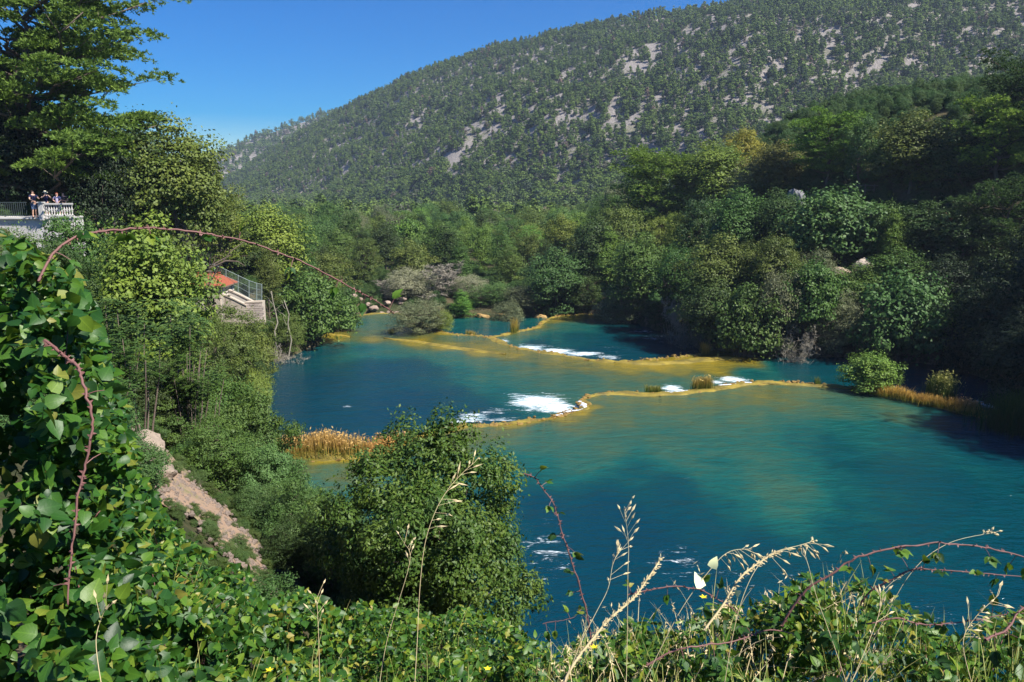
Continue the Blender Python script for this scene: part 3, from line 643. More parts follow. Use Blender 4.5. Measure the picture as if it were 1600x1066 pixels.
KIT = {
 'oak0': (broadleaf('oak', 11, 8, 7.5, .05, 64, 300, .21, .6, 'dome', clr=(.1, .17)), 8, 7.5),
 'oak1': (broadleaf('oak', 12, 8, 7, .08, 58, 290, .2, .6, 'oval', clr=(.1, .19)), 8, 7),
 'oak2': (broadleaf('oak', 13, 8, 6, .06, 80, 210, .18, .5, 'round', clr=(.08, .15)), 8, 6),
 'fig0': (broadleaf('fig', 14, 6, 7.5, .0, 90, 150, .27, .8, 'dome', rnd=.35, clr=(.1, .17)), 6, 7.5),
 'wil0': (broadleaf('willow', 15, 6, 6, .0, 120, 150, .24, .22, 'round', clr=(.07, .16), droop=.5), 6, 6),
 'pop0': (broadleaf('poplar', 16, 12, 5.5, .1, 110, 130, .2, .7, 'oval', clr=(.12, .22)), 12, 5.5),
 'cone0': (broadleaf('cypress', 17, 8, 4.2, .04, 100, 130, .16, .5, 'cone', clr=(.09, .16)), 8, 4.2),
 'pine0': (pine('pine', 21, 12, 8, .18, 8, .3, 330, padr=(.11, .17), rise_=(.2, .7), pf=1.0), 12, 8),
 'pine1': (pine('pine', 22, 11, 9, .26, 6, .3, 340, padr=(.11, .17), open_=.12, lean=.06, rise_=(.15, .6), pf=1.0), 11, 9),
 'bare0': (bare('bare', 31), 7, 6), 'bare1': (bare('bare', 32, 6, 7, 9, 4200), 6, 7),
 'shr0': (broadleaf('shrub', 41, 3, 3.6, .0, 90, 380, .085, .55, 'dome', r0=.05, clr=(.07, .14), multi=4), 3, 3.6),
 'shr1': (broadleaf('shrub', 42, 3, 3.2, .0, 75, 420, .075, .5, 'round', r0=.05, clr=(.08, .15), multi=4), 3, 3.2),
 'ail0': (ailanthus('sumac', 51), 5, 5.5), 'ail1': (ailanthus('sumac', 52, 4.2, 5, 10, 32), 4.2, 5),
}
MATC = {'pine0': M_NEEDLE, 'pine1': M_NEEDLE, 'bare0': M_DEAD, 'bare1': M_DEAD}
for k_, (kt, _, _) in KIT.items():
    kt['crown'].materials.append(MATC.get(k_, M_FOL)); kt['trunk'].materials.append(M_DEAD if k_.startswith('bare') else M_BARK)
COLR = {  # base colours of the foliage; vd has the deep shade painted into it
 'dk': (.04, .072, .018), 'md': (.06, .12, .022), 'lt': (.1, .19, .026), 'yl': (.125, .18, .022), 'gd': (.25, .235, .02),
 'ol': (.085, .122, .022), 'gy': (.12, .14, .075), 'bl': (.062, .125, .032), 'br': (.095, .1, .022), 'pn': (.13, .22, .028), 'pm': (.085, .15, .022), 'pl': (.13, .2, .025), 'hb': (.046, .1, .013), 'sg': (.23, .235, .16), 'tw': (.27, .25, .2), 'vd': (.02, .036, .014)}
RNG = np.random.default_rng(5)
def plant(kind, loc, h, wd, colr, label, cat='tree', group=None, name=None, sink=.15, rz=None):
    kt, H0, W0 = KIT[kind]
    name = name or {'pine': 'pine_tree', 'bare': 'bare_tree', 'shru': 'shrub'}.get(kind[:4], 'broadleaf_tree' if cat == 'tree' else 'shrub')
    e = thing(name, (loc[0], loc[1], loc[2] - sink), label, cat, group, RNG.uniform(0, 6.28) if rz is None else rz)
    s = wd / W0; sz = min(h / H0, s * 1.25); t = obj('trunk', kt['trunk'], None, e); c = obj('crown' if not kind.startswith('bare') else 'twigs', kt['crown'], None, e)
    c.scale = (s, s, sz); c.location = (0, 0, h - sz * H0); t.scale = (s, s, h / H0)
    q = np.array(COLR[colr]) * RNG.uniform(.95, 1.3) * (1.0, 1.0, .85); c.color = (*q, 1)
    return e
def tree_px(kind, px, pyb, pyt, wpx, colr, label, cat='tree', group=None, name=None, z=None, wmul=1.0, dist=None, rz=None):
    """root on the ground where the photo shows its foot"""
    if dist is not None:
        q = PY(px, pyb, dist); q = np.array([q[0], q[1], gz(q[0], q[1])]) if z is None else q
    elif z is not None: q = P(px, pyb, z)
    else:
        h_ = hit(px, pyb); q = np.array(h_) if h_ is not None else PY(px, pyb, 100)
    top = PY(px, pyt, q[1]); h = max(top[2] - q[2], .4); dd = q[1] / CP
    wd = wpx / FPX * dd * CP * 1.04 * wmul
    return plant(kind, q, h * 1.02, wd, colr, label, cat, group, name, rz=rz)
# ------------------------------------------------------------ far hill trees
def small_tree(name, seed, kind):
    rng = np.random.default_rng(seed)
    if kind == 'pine': ncl, H, W, per = 16, 8.0, 4.4, 16
    elif kind == 'shrub': ncl, H, W, per = 9, 3.0, 4.2, 16
    else: ncl, H, W, per = 16, 6.0, 6.4, 18
    z = rng.uniform(.22, 1, ncl); a = rng.uniform(0, 6.28, ncl)
    r = (W * .36) * ((1 - z) ** .6 if kind == 'pine' else np.sqrt(np.clip(1 - (z * 1.6 - .8) ** 2, 0, 1))) * rng.uniform(.5, 1.1, ncl)
    cc = np.stack([np.cos(a) * r, np.sin(a) * r, H * (z * .86)], 1); cr = W * rng.uniform(.16, .26, ncl)
    V, F, T = clump_leaves(cc, cr, per, .95, .6, rng, np.array([0, 0, H * .3]), .8, rnd=.45)
    mb = MB(); mb.tube([[0, 0, -.6], [.1, 0, H * .3], [0, .1, H * .7]], [.16, .12, .05], 4, cap=False)
    tv, tf = np.concatenate(mb.V), np.concatenate(mb.F4)
    VV = np.vstack([V, tv]); FF = np.vstack([F, tf + len(V)]); me = make_mesh(name, VV, [FF], {'tint': np.r_[T, np.full(len(tv), .1)]}, fmat=np.r_[np.zeros(len(F)), np.ones(len(tf))])
    me.materials.append(M_HFOL); me.materials.append(M_BARK); return me
k = N('hill_foliage'); oi = k.n('ShaderNodeObjectInfo'); t = k.attr('tint'); r = oi.outputs['Random']
c = k.ramp(r, [(0, (.05, .09, .026)), (.3, (.085, .14, .03)), (.6, (.115, .175, .033)), (.85, (.13, .185, .045)), (.97, (.07, .1, .06)), (1.0, (.2, .14, .11))])
h = k.n('ShaderNodeHueSaturation'); k.inp(h, 'Color', c); k.inp(h, 'Value', k.math('MULTIPLY_ADD', t, .7, .65))
p = k.pbr(h.outputs[0], .7, .15); tr = k.n('ShaderNodeBsdfTranslucent'); k.inp(tr, 'Color', h.outputs[0])
mx = k.n('ShaderNodeMixShader'); k.inp(mx, 0, .2); k.t.links.new(p, mx.inputs[1]); k.t.links.new(tr.outputs[0], mx.inputs[2]); M_HFOL = k.end(mx.outputs[0])
HP = [small_tree('hill_pine', 61, 'pine'), small_tree('hill_pine', 62, 'pine'), small_tree('hill_pine', 63, 'pine'), small_tree('hill_shrub', 64, 'shrub'), small_tree('hill_shrub', 65, 'shrub'), small_tree('hill_tree', 66, 'round'), small_tree('hill_tree', 67, 'round')]
def protos(meshes, nm):
    c = bpy.data.collections.new(nm)
    for m in meshes: c.objects.link(bpy.data.objects.new(nm + '_pattern', m))
    return c
def scatter(name, pts, scl, pick, coll, label, zrot=None, tilt=None):
    """one 'stuff' object: real copies of a few plants standing at the given points"""
    n = len(pts); me = bpy.data.meshes.new(name); me.vertices.add(n); me.vertices.foreach_set('co', np.asarray(pts, np.float32).ravel())
    rng = np.random.default_rng(n)
    rot = np.zeros((n, 3), np.float32); rot[:, 2] = rng.uniform(0, 6.28, n)
    if tilt: rot[:, :2] = rng.normal(size=(n, 2)) * tilt
    a = me.attributes.new('rot', 'FLOAT_VECTOR', 'POINT'); a.data.foreach_set('vector', rot.ravel())
    s3 = np.repeat(np.asarray(scl, np.float32)[:, None], 3, 1) if np.ndim(scl) == 1 else np.asarray(scl, np.float32)
    a = me.attributes.new('scl', 'FLOAT_VECTOR', 'POINT'); a.data.foreach_set('vector', s3.astype(np.float32).ravel())
    a = me.attributes.new('pick', 'INT', 'POINT'); a.data.foreach_set('value', np.asarray(pick, np.int32))
    me.update(); o = obj(name, me)
    g = bpy.data.node_groups.new(name + '_nodes', 'GeometryNodeTree')
    g.interface.new_socket('Geometry', in_out='INPUT', socket_type='NodeSocketGeometry'); g.interface.new_socket('Geometry', in_out='OUTPUT', socket_type='NodeSocketGeometry')
    gi = g.nodes.new('NodeGroupInput'); go = g.nodes.new('NodeGroupOutput'); ip = g.nodes.new('GeometryNodeInstanceOnPoints'); ci = g.nodes.new('GeometryNodeCollectionInfo')
    ci.inputs['Collection'].default_value = coll; ci.inputs['Separate Children'].default_value = True; ci.inputs['Reset Children'].default_value = True
    def na(nm, ty):
        x = g.nodes.new('GeometryNodeInputNamedAttribute'); x.data_type = ty; x.inputs['Name'].default_value = nm; return x.outputs['Attribute']
    e2r = g.nodes.new('FunctionNodeEulerToRotation'); L = g.links.new
    L(gi.outputs[0], ip.inputs['Points']); L(ci.outputs[0], ip.inputs['Instance']); ip.inputs['Pick Instance'].default_value = True
    L(na('pick', 'INT'), ip.inputs['Instance Index']); L(na('rot', 'FLOAT_VECTOR'), e2r.inputs[0]); L(e2r.outputs[0], ip.inputs['Rotation'])
    L(na('scl', 'FLOAT_VECTOR'), ip.inputs['Scale']); L(ip.outputs[0], go.inputs[0])
    md = o.modifiers.new('scatter', 'NODES'); md.node_group = g
    return tag(o, label, kind='stuff')
HCOL = protos(HP, 'hill_plants')
rng = np.random.default_rng(77)
cand = 122000
u = rng.uniform(-500, 2500, cand); t = rng.uniform(0.0, 1.02, cand)
df = np.interp(u, HU, HDF); dr = np.interp(u, HU, HDR); D = df + (dr - df) * t
x, y, z = hill_pt(u, t)
# uniform per area on the slope: weight by distance (jacobian of the fan)
wgt = D * (dr - df); keep = rng.random(cand) < wgt / wgt.max() * 1.25
# rocky bare patches: streaks running down the slope, mostly in the middle of the hill
scr = fbm(u / 40 - t * 5, t * 8, 91, 3) * .17 + fbm(u / 7 - t * 14, t * 40, 95, 3) * .83
rocky = sst(u, 380, 620) * (1 - .55 * sst(u, 1250, 1500)) * sst(t, .08, .25) * (1 - .6 * sst(t, .78, .95)) * (1 - .5 * np.exp(-((u - 1250) / 90) ** 2))
dens = 1 - rocky * sst(scr, .545, .615) * .96
dens *= np.where(fbm(x / 14, y / 14, 97, 3) > .36, 1, .55)
keep &= rng.random(cand) < dens
u, t, x, y, z, D = (q[keep] for q in (u, t, x, y, z, D))
scl = rng.uniform(.45, 1.0, len(u)) ** 1.0 * (.75 + .7 * fbm(x / 18, y / 18, 55, 3)) * (1 + .35 * (1 - sst(t, 0, .25))) * .98
pick = np.where(rng.random(len(u)) < .62, rng.integers(0, 3, len(u)), rng.integers(3, 7, len(u))); pick = np.where((t < .14) & (pick < 5), rng.integers(5, 7, len(u)), pick)
print('hill trees', len(u))
# the ones that show largest are individuals
pxs = u; size = scl / D; vis = (u > -10) & (u < 1610) & (t > .1)
hdist = np.where(vis, size, 0); order = np.argsort(-hdist)[:300]; ind = np.zeros(len(u), bool); ind[order] = True
names = {0: 'pine_tree', 1: 'pine_tree', 2: 'pine_tree', 3: 'shrub', 4: 'shrub', 5: 'broadleaf_tree', 6: 'broadleaf_tree'}
for q in order:
    nm = names[int(pick[q])]; o = obj(nm, HP[int(pick[q])], None, None, (x[q], y[q], z[q] - .3)); s = float(scl[q]); o.scale = (s, s, s); o.rotation_euler = (0, 0, float(rng.uniform(0, 6.28)))
    kk = {'pine_tree': 'small green pine', 'shrub': 'low dark scrub bush', 'broadleaf_tree': 'small rounded green tree'}[nm]
    cw = ['above the tiled roof', 'above the bleached tree', 'above the far pool', 'above the conical tree', 'behind the golden tree', 'behind the crest pine', 'behind the olive dome', 'at the right edge'][int(np.clip(u[q] // 200, 0, 7))] ; rw = 'near the foot of the hill' if t[q] < .3 else ('on the lower hillside' if t[q] < .6 else 'on the upper hillside')
    tag(o, f'{kk} {rw} {cw}', {'pine_tree': 'pine', 'shrub': 'bush', 'broadleaf_tree': 'tree'}[nm], {'pine_tree': 'pines ', 'shrub': 'bushes ', 'broadleaf_tree': 'round trees '}[nm] + rw + ' ' + cw)
r_ = ~ind
scatter('hillside_trees', np.stack([x, y, z - .3], 1)[r_], scl[r_], pick[r_], HCOL, 'thousands of small pines and bushes dotted over the rocky far hillside')
n = 5200; u = rng.uniform(-300, 800, n); t = rng.uniform(0, 1.02, n)
ry = np.interp(u, FU, FY); zr = CAMZ + FD * (CP * (533 - ry) / FPX - SP) / (CP + SP * (533 - ry) / FPX) - 6
d = 1050 + (FD - 1050) * t; x = (u - 800) / FPX * d / CP; z = zr * (1.2 * t - .2 * t ** 2) + sst(t, 0, .2) * (1 - .8 * sst(t, .8, 1)) * (fbm(x / 120, d / 120, 5) - .5) * 50
scatter('distant_forest', np.stack([x, d, z - .3], 1), rng.uniform(1.2, 2.0, n), rng.integers(0, 7, n), HCOL, 'hazy forest covering the distant ridge behind the hill')

# ------------------------------------------------------------ wood on the valley floor, up to the foot of the hill
FCOL = protos([KIT[q][0]['crown'] for q in ('oak0', 'oak1', 'pop0')], 'wood')
rng = np.random.default_rng(101)
def in_view(x, y, z=2):
    v = np.stack([x, y, z - CAMZ + 0 * x], 1); a = v[:, 0] / (v[:, 1] * CP - v[:, 2] * SP + 1e-6)
    return a * FPX + 800
# individuals of the valley wood (between the far shore and the foot of the hill)
wood = []; tries = 0
while len(wood) < 120 and tries < 6000:
    tries += 1; y = rng.uniform(128, 235); px = rng.uniform(430, 1000); x = (px - 800) / FPX * y / CP
    if px > 860 and y < 150: continue
    if all((x - a) ** 2 + (y - b) ** 2 > 5.6 ** 2 for a, b in wood): wood.append((x, y))
kinds = ['oak0', 'oak1', 'oak2', 'pop0', 'fig0', 'cone0', 'wil0']
DESC = {'oak0': 'broad crowned tree', 'oak1': 'rounded leafy tree', 'oak2': 'upright leafy tree', 'pop0': 'tall slim tree', 'fig0': 'low spreading tree', 'cone0': 'cone shaped tree', 'wil0': 'feathery tree'}
CN = {'dk': 'dark', 'md': 'mid green', 'lt': 'bright green', 'yl': 'yellow green', 'gd': 'golden', 'ol': 'olive', 'gy': 'grey green', 'bl': 'bluish', 'br': 'brownish', 'pn': 'fresh green', 'pl': 'light green', 'vd': 'very dark'}
for x, y in wood:
    kd = kinds[rng.choice(7, p=[.24, .22, .18, .14, .08, .06, .08])]; cl = ['dk', 'md', 'bl', 'lt', 'ol', 'yl', 'gy'][rng.choice(7, p=[.16, .3, .2, .12, .1, .06, .06])]
    H = rng.uniform(6.5, 10.5); W = rng.uniform(6, 9) * (.7 if kd in ('pop0', 'cone0') else 1)
    row = 'in the front' if y < 165 else ('in the middle' if y < 200 else 'at the back')
    pxx = x / y * CP * FPX + 800; cw = ['behind the waterside fig', 'behind the bleached tree', 'behind the yellow shrub', 'behind the grey willows', 'left of the conical tree', 'behind the crest end'][int(np.clip((pxx - 430) // 95, 0, 5))]
    plant(kd, (x, y, gz(x, y)), H, W, cl, f'{CN[cl]} {DESC[kd]} {row} of the wood {cw}', 'tree', f'{CN[cl]} {DESC[kd]}s {row} of the wood {cw}')
n = 5200; y = rng.uniform(215, 760, n); px = rng.uniform(-200, 1500, n); x = (px - 800) / FPX * y / CP
keep = rng.random(n) < (y / 760) ** .6; x, y = x[keep], y[keep]
df = np.interp((x / y * CP) * FPX + 800, HU, HDF); q = (y < df + 12) & ((x < 60) | (y > 150)); x, y = x[q], y[q]
q = rng.random(len(x)) < .75; x, y = x[q], y[q]
scatter('valley_wood', np.stack([x, y, ground_h(x, y) - .3], 1), rng.uniform(.8, 1.2, len(x)) * (.75 + .9 * fbm(x / 40, y / 40, 12, 3)), rng.integers(0, 3, len(x)), FCOL2 if 'FCOL2' in globals() else protos([HP[5], HP[6], HP[0]], 'wood_small'), 'continuous mixed green wood filling the valley floor below the hill')

# ---- named trees of the right bank: kind, foot px, foot py, top py, width px, colour, label, category
T = [
 ('pine0',1030,372,248,112,'pn','bright green pine at the left end of the right bank crest'),
 ('oak1',965,420,326,96,'ol','olive topped tree on the low left end of the right bank'),
 ('oak0',925,455,345,80,'dk','dark tree left of the olive topped tree on the right bank'),
 ('oak0',868,492,392,92,'bl','dark bluish bush nearest the far pool, left end of the right bank'),
 ('oak2',912,490,430,60,'dk','low dark bush above the far travertine lip'),
 ('oak1',1160,285,203,66,'gd','golden yellow tree sticking up from the right bank crest'),
 ('oak0',1112,330,226,116,'yl','wide yellow green tree left of the golden tree on the crest'),
 ('oak0',1215,310,224,96,'br','brownish green tree right of the golden tree on the crest'),
 ('oak2',1168,345,255,58,'gy','narrow grey green tree below the golden tree'),
 ('pine0',1290,290,188,98,'pn','rounded bright pine in the middle of the right bank crest'),
 ('oak1',1342,292,186,66,'bl','blue green tree right of the rounded crest pine'),
 ('oak0',1420,300,180,122,'ol','large olive brown domed tree on the right half of the crest'),
 ('oak0',1500,300,196,100,'dk','dark tree between the olive dome and the leaning pine'),
 ('pine1',1548,300,172,124,'pn','bright pine with bare limbs leaning over the right end of the crest'),
 ('pine1',1625,250,105,170,'dk','tall dark pine at the right edge of the photo'),
 ('cone0',950,458,358,48,'lt','narrow bright green conical tree low on the right bank'),
 ('oak2',1025,440,340,50,'yl','left one of two yellow topped trees on the right bank'),
 ('oak2',1058,440,334,44,'yl','right one of two yellow topped trees on the right bank'),
 ('oak1',1095,420,312,92,'dk','dark green tree right of the two yellow topped trees'),
 ('oak0',1150,425,300,100,'md','mid green tree on the upper middle of the right bank'),
 ('oak0',1000,485,370,100,'md','green bush in the shade below the conical tree'),
 ('oak1',1060,500,388,96,'md','green bush above the bleached dead branches'),
 ('oak0',1125,500,372,110,'ol','olive green oak in the middle of the right bank'),
 ('oak0',1215,395,300,90,'dk','dark tree just left of the grey rock face'),
 ('fig0',1300,405,298,150,'bl','big blue green dome of leaves below the wooden railing'),
 ('oak1',1375,410,318,86,'md','green tree right of the big blue green dome'),
 ('oak0',1440,400,318,110,'dk','dark tree under the olive dome, right of the railing'),
 ('oak0',1500,420,320,120,'dk','dark shaded tree above the ochre rock patch'),
 ('pine1',1565,420,300,140,'dk','shaded pine on the right slope below the leaning pine'),
 ('oak1',1205,480,372,110,'ol','olive bush left of the pale rock outcrop'),
 ('oak1',1275,470,392,70,'gy','grey green bush left of the pale rock outcrop on the slope'),
 ('oak0',1400,475,388,110,'md','green tree right of the pale rock outcrop'),
 ('cone0',1390,440,330,38,'pl','thin yellow green spire in the shade right of the blue green dome'),
 ('oak0',1470,490,400,100,'vd','dark tree above the black shade at the right'),
 ('wil0',978,506,444,92,'gy','grey green willow at the water by the far pool right shore'),
 ('oak2',1035,520,452,62,'dk','dark bush left of the bleached dead branches'),
 ('oak0',1110,540,440,92,'dk','dark bush above the golden crest end'),
 ('fig0',1165,553,450,110,'md','broad leaved bush hanging over the water right of the golden crest'),
 ('oak1',1215,558,428,90,'gy','grey green bush with dead twigs hanging over the water'),
 ('fig0',1262,556,412,96,'md','bright broad leaved fig in the middle of the right shore'),
 ('wil0',1310,562,455,78,'gy','dull brownish willow left of the big fig at the shore'),
 ('wil0',1368,566,472,90,'gy','dull grey willow drooping over the island bush'),
 ('fig0',1405,560,430,150,'bl','big shiny blue green fig at the right shore'),
 ('oak0',1340,500,415,90,'md','green tree between the pale rock and the big shiny fig'),
 ('cone0',1490,545,492,44,'pl','small yellow green shrub beside the black shade'),
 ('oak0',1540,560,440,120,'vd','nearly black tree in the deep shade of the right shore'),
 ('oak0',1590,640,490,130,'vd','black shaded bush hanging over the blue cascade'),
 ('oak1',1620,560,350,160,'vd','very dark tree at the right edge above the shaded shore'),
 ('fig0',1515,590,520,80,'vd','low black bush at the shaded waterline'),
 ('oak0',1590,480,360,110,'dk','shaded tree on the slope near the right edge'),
]
for t_ in T:
    kd, px, pb, pt, wx, cl, lb = t_
    cat = 'pine' if kd.startswith('pine') else ('bush' if 'bush' in lb or 'shrub' in lb or 'willow' in lb else 'tree')
    tree_px(kd, px, pb, pt, wx, cl, lb, cat)
# off frame and crest-back trees of the right bank (they throw the shade on the right)
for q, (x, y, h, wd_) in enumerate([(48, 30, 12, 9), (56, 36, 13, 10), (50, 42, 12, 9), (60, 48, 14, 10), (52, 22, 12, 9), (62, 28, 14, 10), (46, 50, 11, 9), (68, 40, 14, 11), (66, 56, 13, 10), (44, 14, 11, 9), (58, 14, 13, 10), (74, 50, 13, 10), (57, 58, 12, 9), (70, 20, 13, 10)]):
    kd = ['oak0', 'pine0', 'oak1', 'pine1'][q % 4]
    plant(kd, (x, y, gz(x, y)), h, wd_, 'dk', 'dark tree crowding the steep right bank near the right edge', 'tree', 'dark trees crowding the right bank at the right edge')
# ---- left bank
L_ = [
 ('oak0',285,395,196,150,'ol','large olive dark tree right of the tall pine','tree',66),
 ('oak1',325,400,255,90,'ol','yellowish tree on the right flank of the dark left grove','tree',70),
 ('oak0',215,370,190,130,'dk','dark tree behind the tall pine, left of the olive one','tree',66),
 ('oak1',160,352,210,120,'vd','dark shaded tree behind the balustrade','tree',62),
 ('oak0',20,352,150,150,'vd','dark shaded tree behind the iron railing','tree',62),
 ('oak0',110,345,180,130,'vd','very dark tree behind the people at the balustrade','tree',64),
 ('pine0',5,340,105,130,'dk','dark pine at the left edge behind the tall pine','pine',68),
 ('oak0',345,410,300,80,'yl','yellow green tree above the roof with tiles','tree',86),
 ('oak0',415,440,326,120,'yl','golden green tree above the mesh fence','tree',95),
 ('oak1',370,445,350,100,'dk','dark tree directly behind the mesh fence','tree',92),
 ('oak2',455,470,372,90,'md','leafy tree between the mesh fence and the valley wood','tree',100),
 ('oak1',510,480,395,90,'ol','olive tree above the big waterside fig of the left shore','tree',108),
 ('fig0',490,548,432,116,'md','big round fig at the water of the left shore','tree',88),
 ('fig0',535,520,462,56,'md','smaller fig at the far end of the left shore','bush',98),
 ('oak1',452,565,492,66,'ol','thin olive bush at the water left of the big fig','bush',82),
 ('pop0',425,540,385,40,'ol','slim tree with a pale bare trunk right of the stone wall','tree',84),
]
for kd, px, pb, pt, wx, cl, lb, cat, dist in L_: tree_px(kd, px, pb, pt, wx, cl, lb, cat, dist=dist)
N_ = [
 ('oak0',232,470,342,180,'yl','large yellow green bush left of the tiled roof','bush',34),
 ('ail0',175,520,425,150,'bl','sumac with long dark fronds left in the slope thicket','shrub',24),
 ('ail0',270,560,425,150,'bl','sumac with dark fronds just below the yellow green bush','shrub',26),
 ('ail1',215,590,480,150,'md','sumac with drooping green fronds in the middle of the slope thicket','shrub',20),
 ('ail0',300,620,520,120,'md','sumac with bright fronds above the dark hollow','shrub',24),
 ('ail1',160,650,550,130,'md','sumac beside the vine thicket on the left slope','shrub',16),
 ('oak2',360,600,478,110,'ol','olive bush in front of the building wall','bush',58),
 ('oak1',395,600,500,90,'ol','orange tinged bush at the foot of the stone wall','bush',64),
 ('oak2',330,640,500,90,'ol','brownish bush left in front of the building','bush',50),
 ('oak1',385,640,548,80,'dk','dark bush at the water below the building','bush',60),
 ('wil0',400,640,578,60,'yl','golden green twigs leaning over the water on the left shore','bush',50),
 ('shr0',345,720,580,150,'md','dense green shrub uphill of the path','shrub',30),
 ('shr1',260,700,610,130,'md','green shrub behind the pale rock','shrub',24),
 ('shr0',390,790,610,150,'md','large dense shrub overlooking the middle pool','shrub',26),
 ('shr1',345,800,650,130,'md','dense shrub right beside the dirt path','shrub',22),
 ('shr0',425,850,690,110,'bl','blue green shrub between the path and the near pool','shrub',22),
 ('shr1',470,900,735,120,'bl','soft blue green shrub left of the big round bush','shrub',17),
 ('shr0',520,930,770,110,'bl','dark shrub tucked against the big round bush','shrub',15),
 ('shr1',455,925,800,80,'dk','dark shrub at the lower end of the dirt path','shrub',15),
 ('shr0',250,640,560,100,'dk','dark shrub above the pale rock','shrub',24),
 ('shr1',30,450,352,120,'md','green shrub hiding the foot of the white terrace wall','shrub',22),
 ('oak1',118,450,334,130,'md','leafy bush right below the balustrade','bush',38),
 ('shr0',95,470,372,110,'dk','dark shrub between the vine wall and the sumac','shrub',16),
]
for kd, px, pb, pt, wx, cl, lb, cat, dist in N_:
    q = PY(px, pb, dist); g_ = gz(q[0], q[1]); base = min(q[2], max(g_, q[2] - 1.5)) if g_ < q[2] else g_
    top = PY(px, pt, dist)[2]; base = g_
    plant(kd, (q[0], q[1], base), max(top - base, 1.0), wx / FPX * dist / CP * 1.05, cl, lb, cat)
# hero pine, left
KIT['hero'] = (pine('tall_pine', 224, 20, 15.5, .1, 12, .34, 620, r0=.45, padr=(.075, .11), lean=.04, rise_=(.12, .55), pf=.75, open_=.05), 20, 15.5)
KIT['hero'][0]['crown'].materials.append(M_NEEDLE); KIT['hero'][0]['trunk'].materials.append(M_BARK)
q = PY(72, 345, 62.5); plant('hero', (q[0], q[1], 13.9), 19, 19.5, 'pm', 'tall spreading pine towering over the people at the balustrade', 'pine', rz=2.2)
# big round bush in front
KIT['bush'] = (broadleaf('bush', 335, 4.6, 4.6, .0, 170, 460, .088, .5, 'dome', r0=.07, clr=(.055, .1), multi=4, rnd=.35, flat=1.0), 4.6, 4.6)
KIT['bush'][0]['crown'].materials.append(M_LEAF); KIT['bush'][0]['trunk'].materials.append(M_BARK)
q = PY(672, 930, 13.0); g_ = gz(q[0], q[1]); tp_ = PY(672, 662, 13.0)[2]
plant('bush', (q[0], q[1], min(g_, q[2])), tp_ - min(g_, q[2]), 3.55, 'hb', 'big round evergreen bush with small glossy leaves in front of the near pool', 'bush')['label']
# willow on the lip, bare grey trees, small shrubs
tree_px('wil0', 655, 519, 468, 92, 'gy', 'olive willow bush standing on the second travertine lip', 'bush', z=Z1)
tree_px('wil0', 690, 517, 484, 40, 'yl', 'small yellowish willow right of the olive willow on the lip', 'bush', z=Z1)
for px, pb, pt, wx, lb in [(640, 486, 420, 80, 'pale grey feathery tree behind the olive willow, the larger one'), (690, 486, 418, 84, 'leafless bleached tree right behind the olive willow'), (735, 484, 430, 60, 'pale grey feathery tree above the small yellow green shrub'), (610, 486, 440, 50, 'thin grey bare tree above the pale rocks')]:
    tree_px('wil0' if px in (640, 735) else 'bare0', px, pb, pt, wx, 'sg', lb, 'tree', dist=122)
tree_px('cone0', 721, 490, 453, 34, 'lt', 'small bright yellow green shrub at the far shore', 'shrub', dist=117)
tree_px('wil0', 770, 494, 440, 70, 'bl', 'soft grey blue willow at the far shore, left one', 'bush', dist=120)
tree_px('wil0', 812, 494, 446, 66, 'gy', 'soft grey willow at the far shore, right one', 'bush', dist=119)
tree_px('wil0', 795, 497, 470, 50, 'gy', 'low grey willow at the far waterline', 'bush', dist=115)
tree_px('bare1', 1068, 546, 502, 44, 'tw', 'bleached dead branches fallen at the right shore of the far pool', 'dead branches', z=Z2)
tree_px('bare1', 1052, 500, 472, 36, 'tw', 'bleached dead branch above the far pool right shore', 'dead branches', dist=93)
tree_px('bare1', 1155, 552, 500, 34, 'tw', 'grey dead twigs hanging beside the golden crest end', 'dead branches', dist=82)
tree_px('bare1', 1240, 556, 520, 60, 'tw', 'grey dead twigs hanging over the right shore water', 'dead branches', dist=79)
tree_px('bare1', 445, 566, 545, 60, 'tw', 'pale dead twigs at the waterline of the left shore', 'dead branches', dist=79)
tree_px('fig0', 1362, 612, 552, 88, 'lt', 'round bright green fig bush on the left end of the grassy strip', 'bush', z=Z0)
# undergrowth on the banks
UC = protos([KIT['shr0'][0]['crown'], KIT['shr1'][0]['crown'], KIT['oak2'][0]['crown'], KIT['fig0'][0]['crown']], 'undergrowth_pattern')
n = 26000; x = rng.uniform(-90, 115, n); y = rng.uniform(9, 150, n); z = ground_h(x, y); ins = inside(x, y, SH); dd = segdist(x, y, SH, True)
q = (~ins) & (dd > .6) & (dd < 60) & (rng.random(n) < .5)
path_l = catmull([np.array(hit(a_, b_))[:2] for a_, b_ in [(238, 705), (258, 742), (282, 772), (306, 800), (332, 822), (366, 850), (382, 876), (398, 908), (415, 955)]], 6)
q &= segdist(x, y, path_l) > 1.35
q &= ~((np.abs(x + 33) < 8) & (np.abs(y - 54) < 3.0)) & ~((y < 14) & (x > -3))
x, y, z, dd = x[q], y[q], z[q], dd[q]
s = rng.uniform(.25, .6, len(x)) * np.where(y < 30, .75, 1.0) * np.where(x > 0, 1.15, 1.0); s *= np.clip(.5 + dd / 4, .5, 1) * np.where((x < -5) & (y > 12) & (y < 45), 1.35, 1)
PK = rng.integers(0, 4, len(x)); PK = np.where(y < 45, PK % 2, PK); s = np.where(PK > 1, s * .5, s)
o = scatter('undergrowth', np.stack([x, y, z - .1], 1), s, PK, UC, 'low green undergrowth covering the banks between the trees', tilt=.2)

o.color = (.06, .12, .026, 1)
for c_ in UC.objects:
    c_.color = (.04, .075, .02, 1)
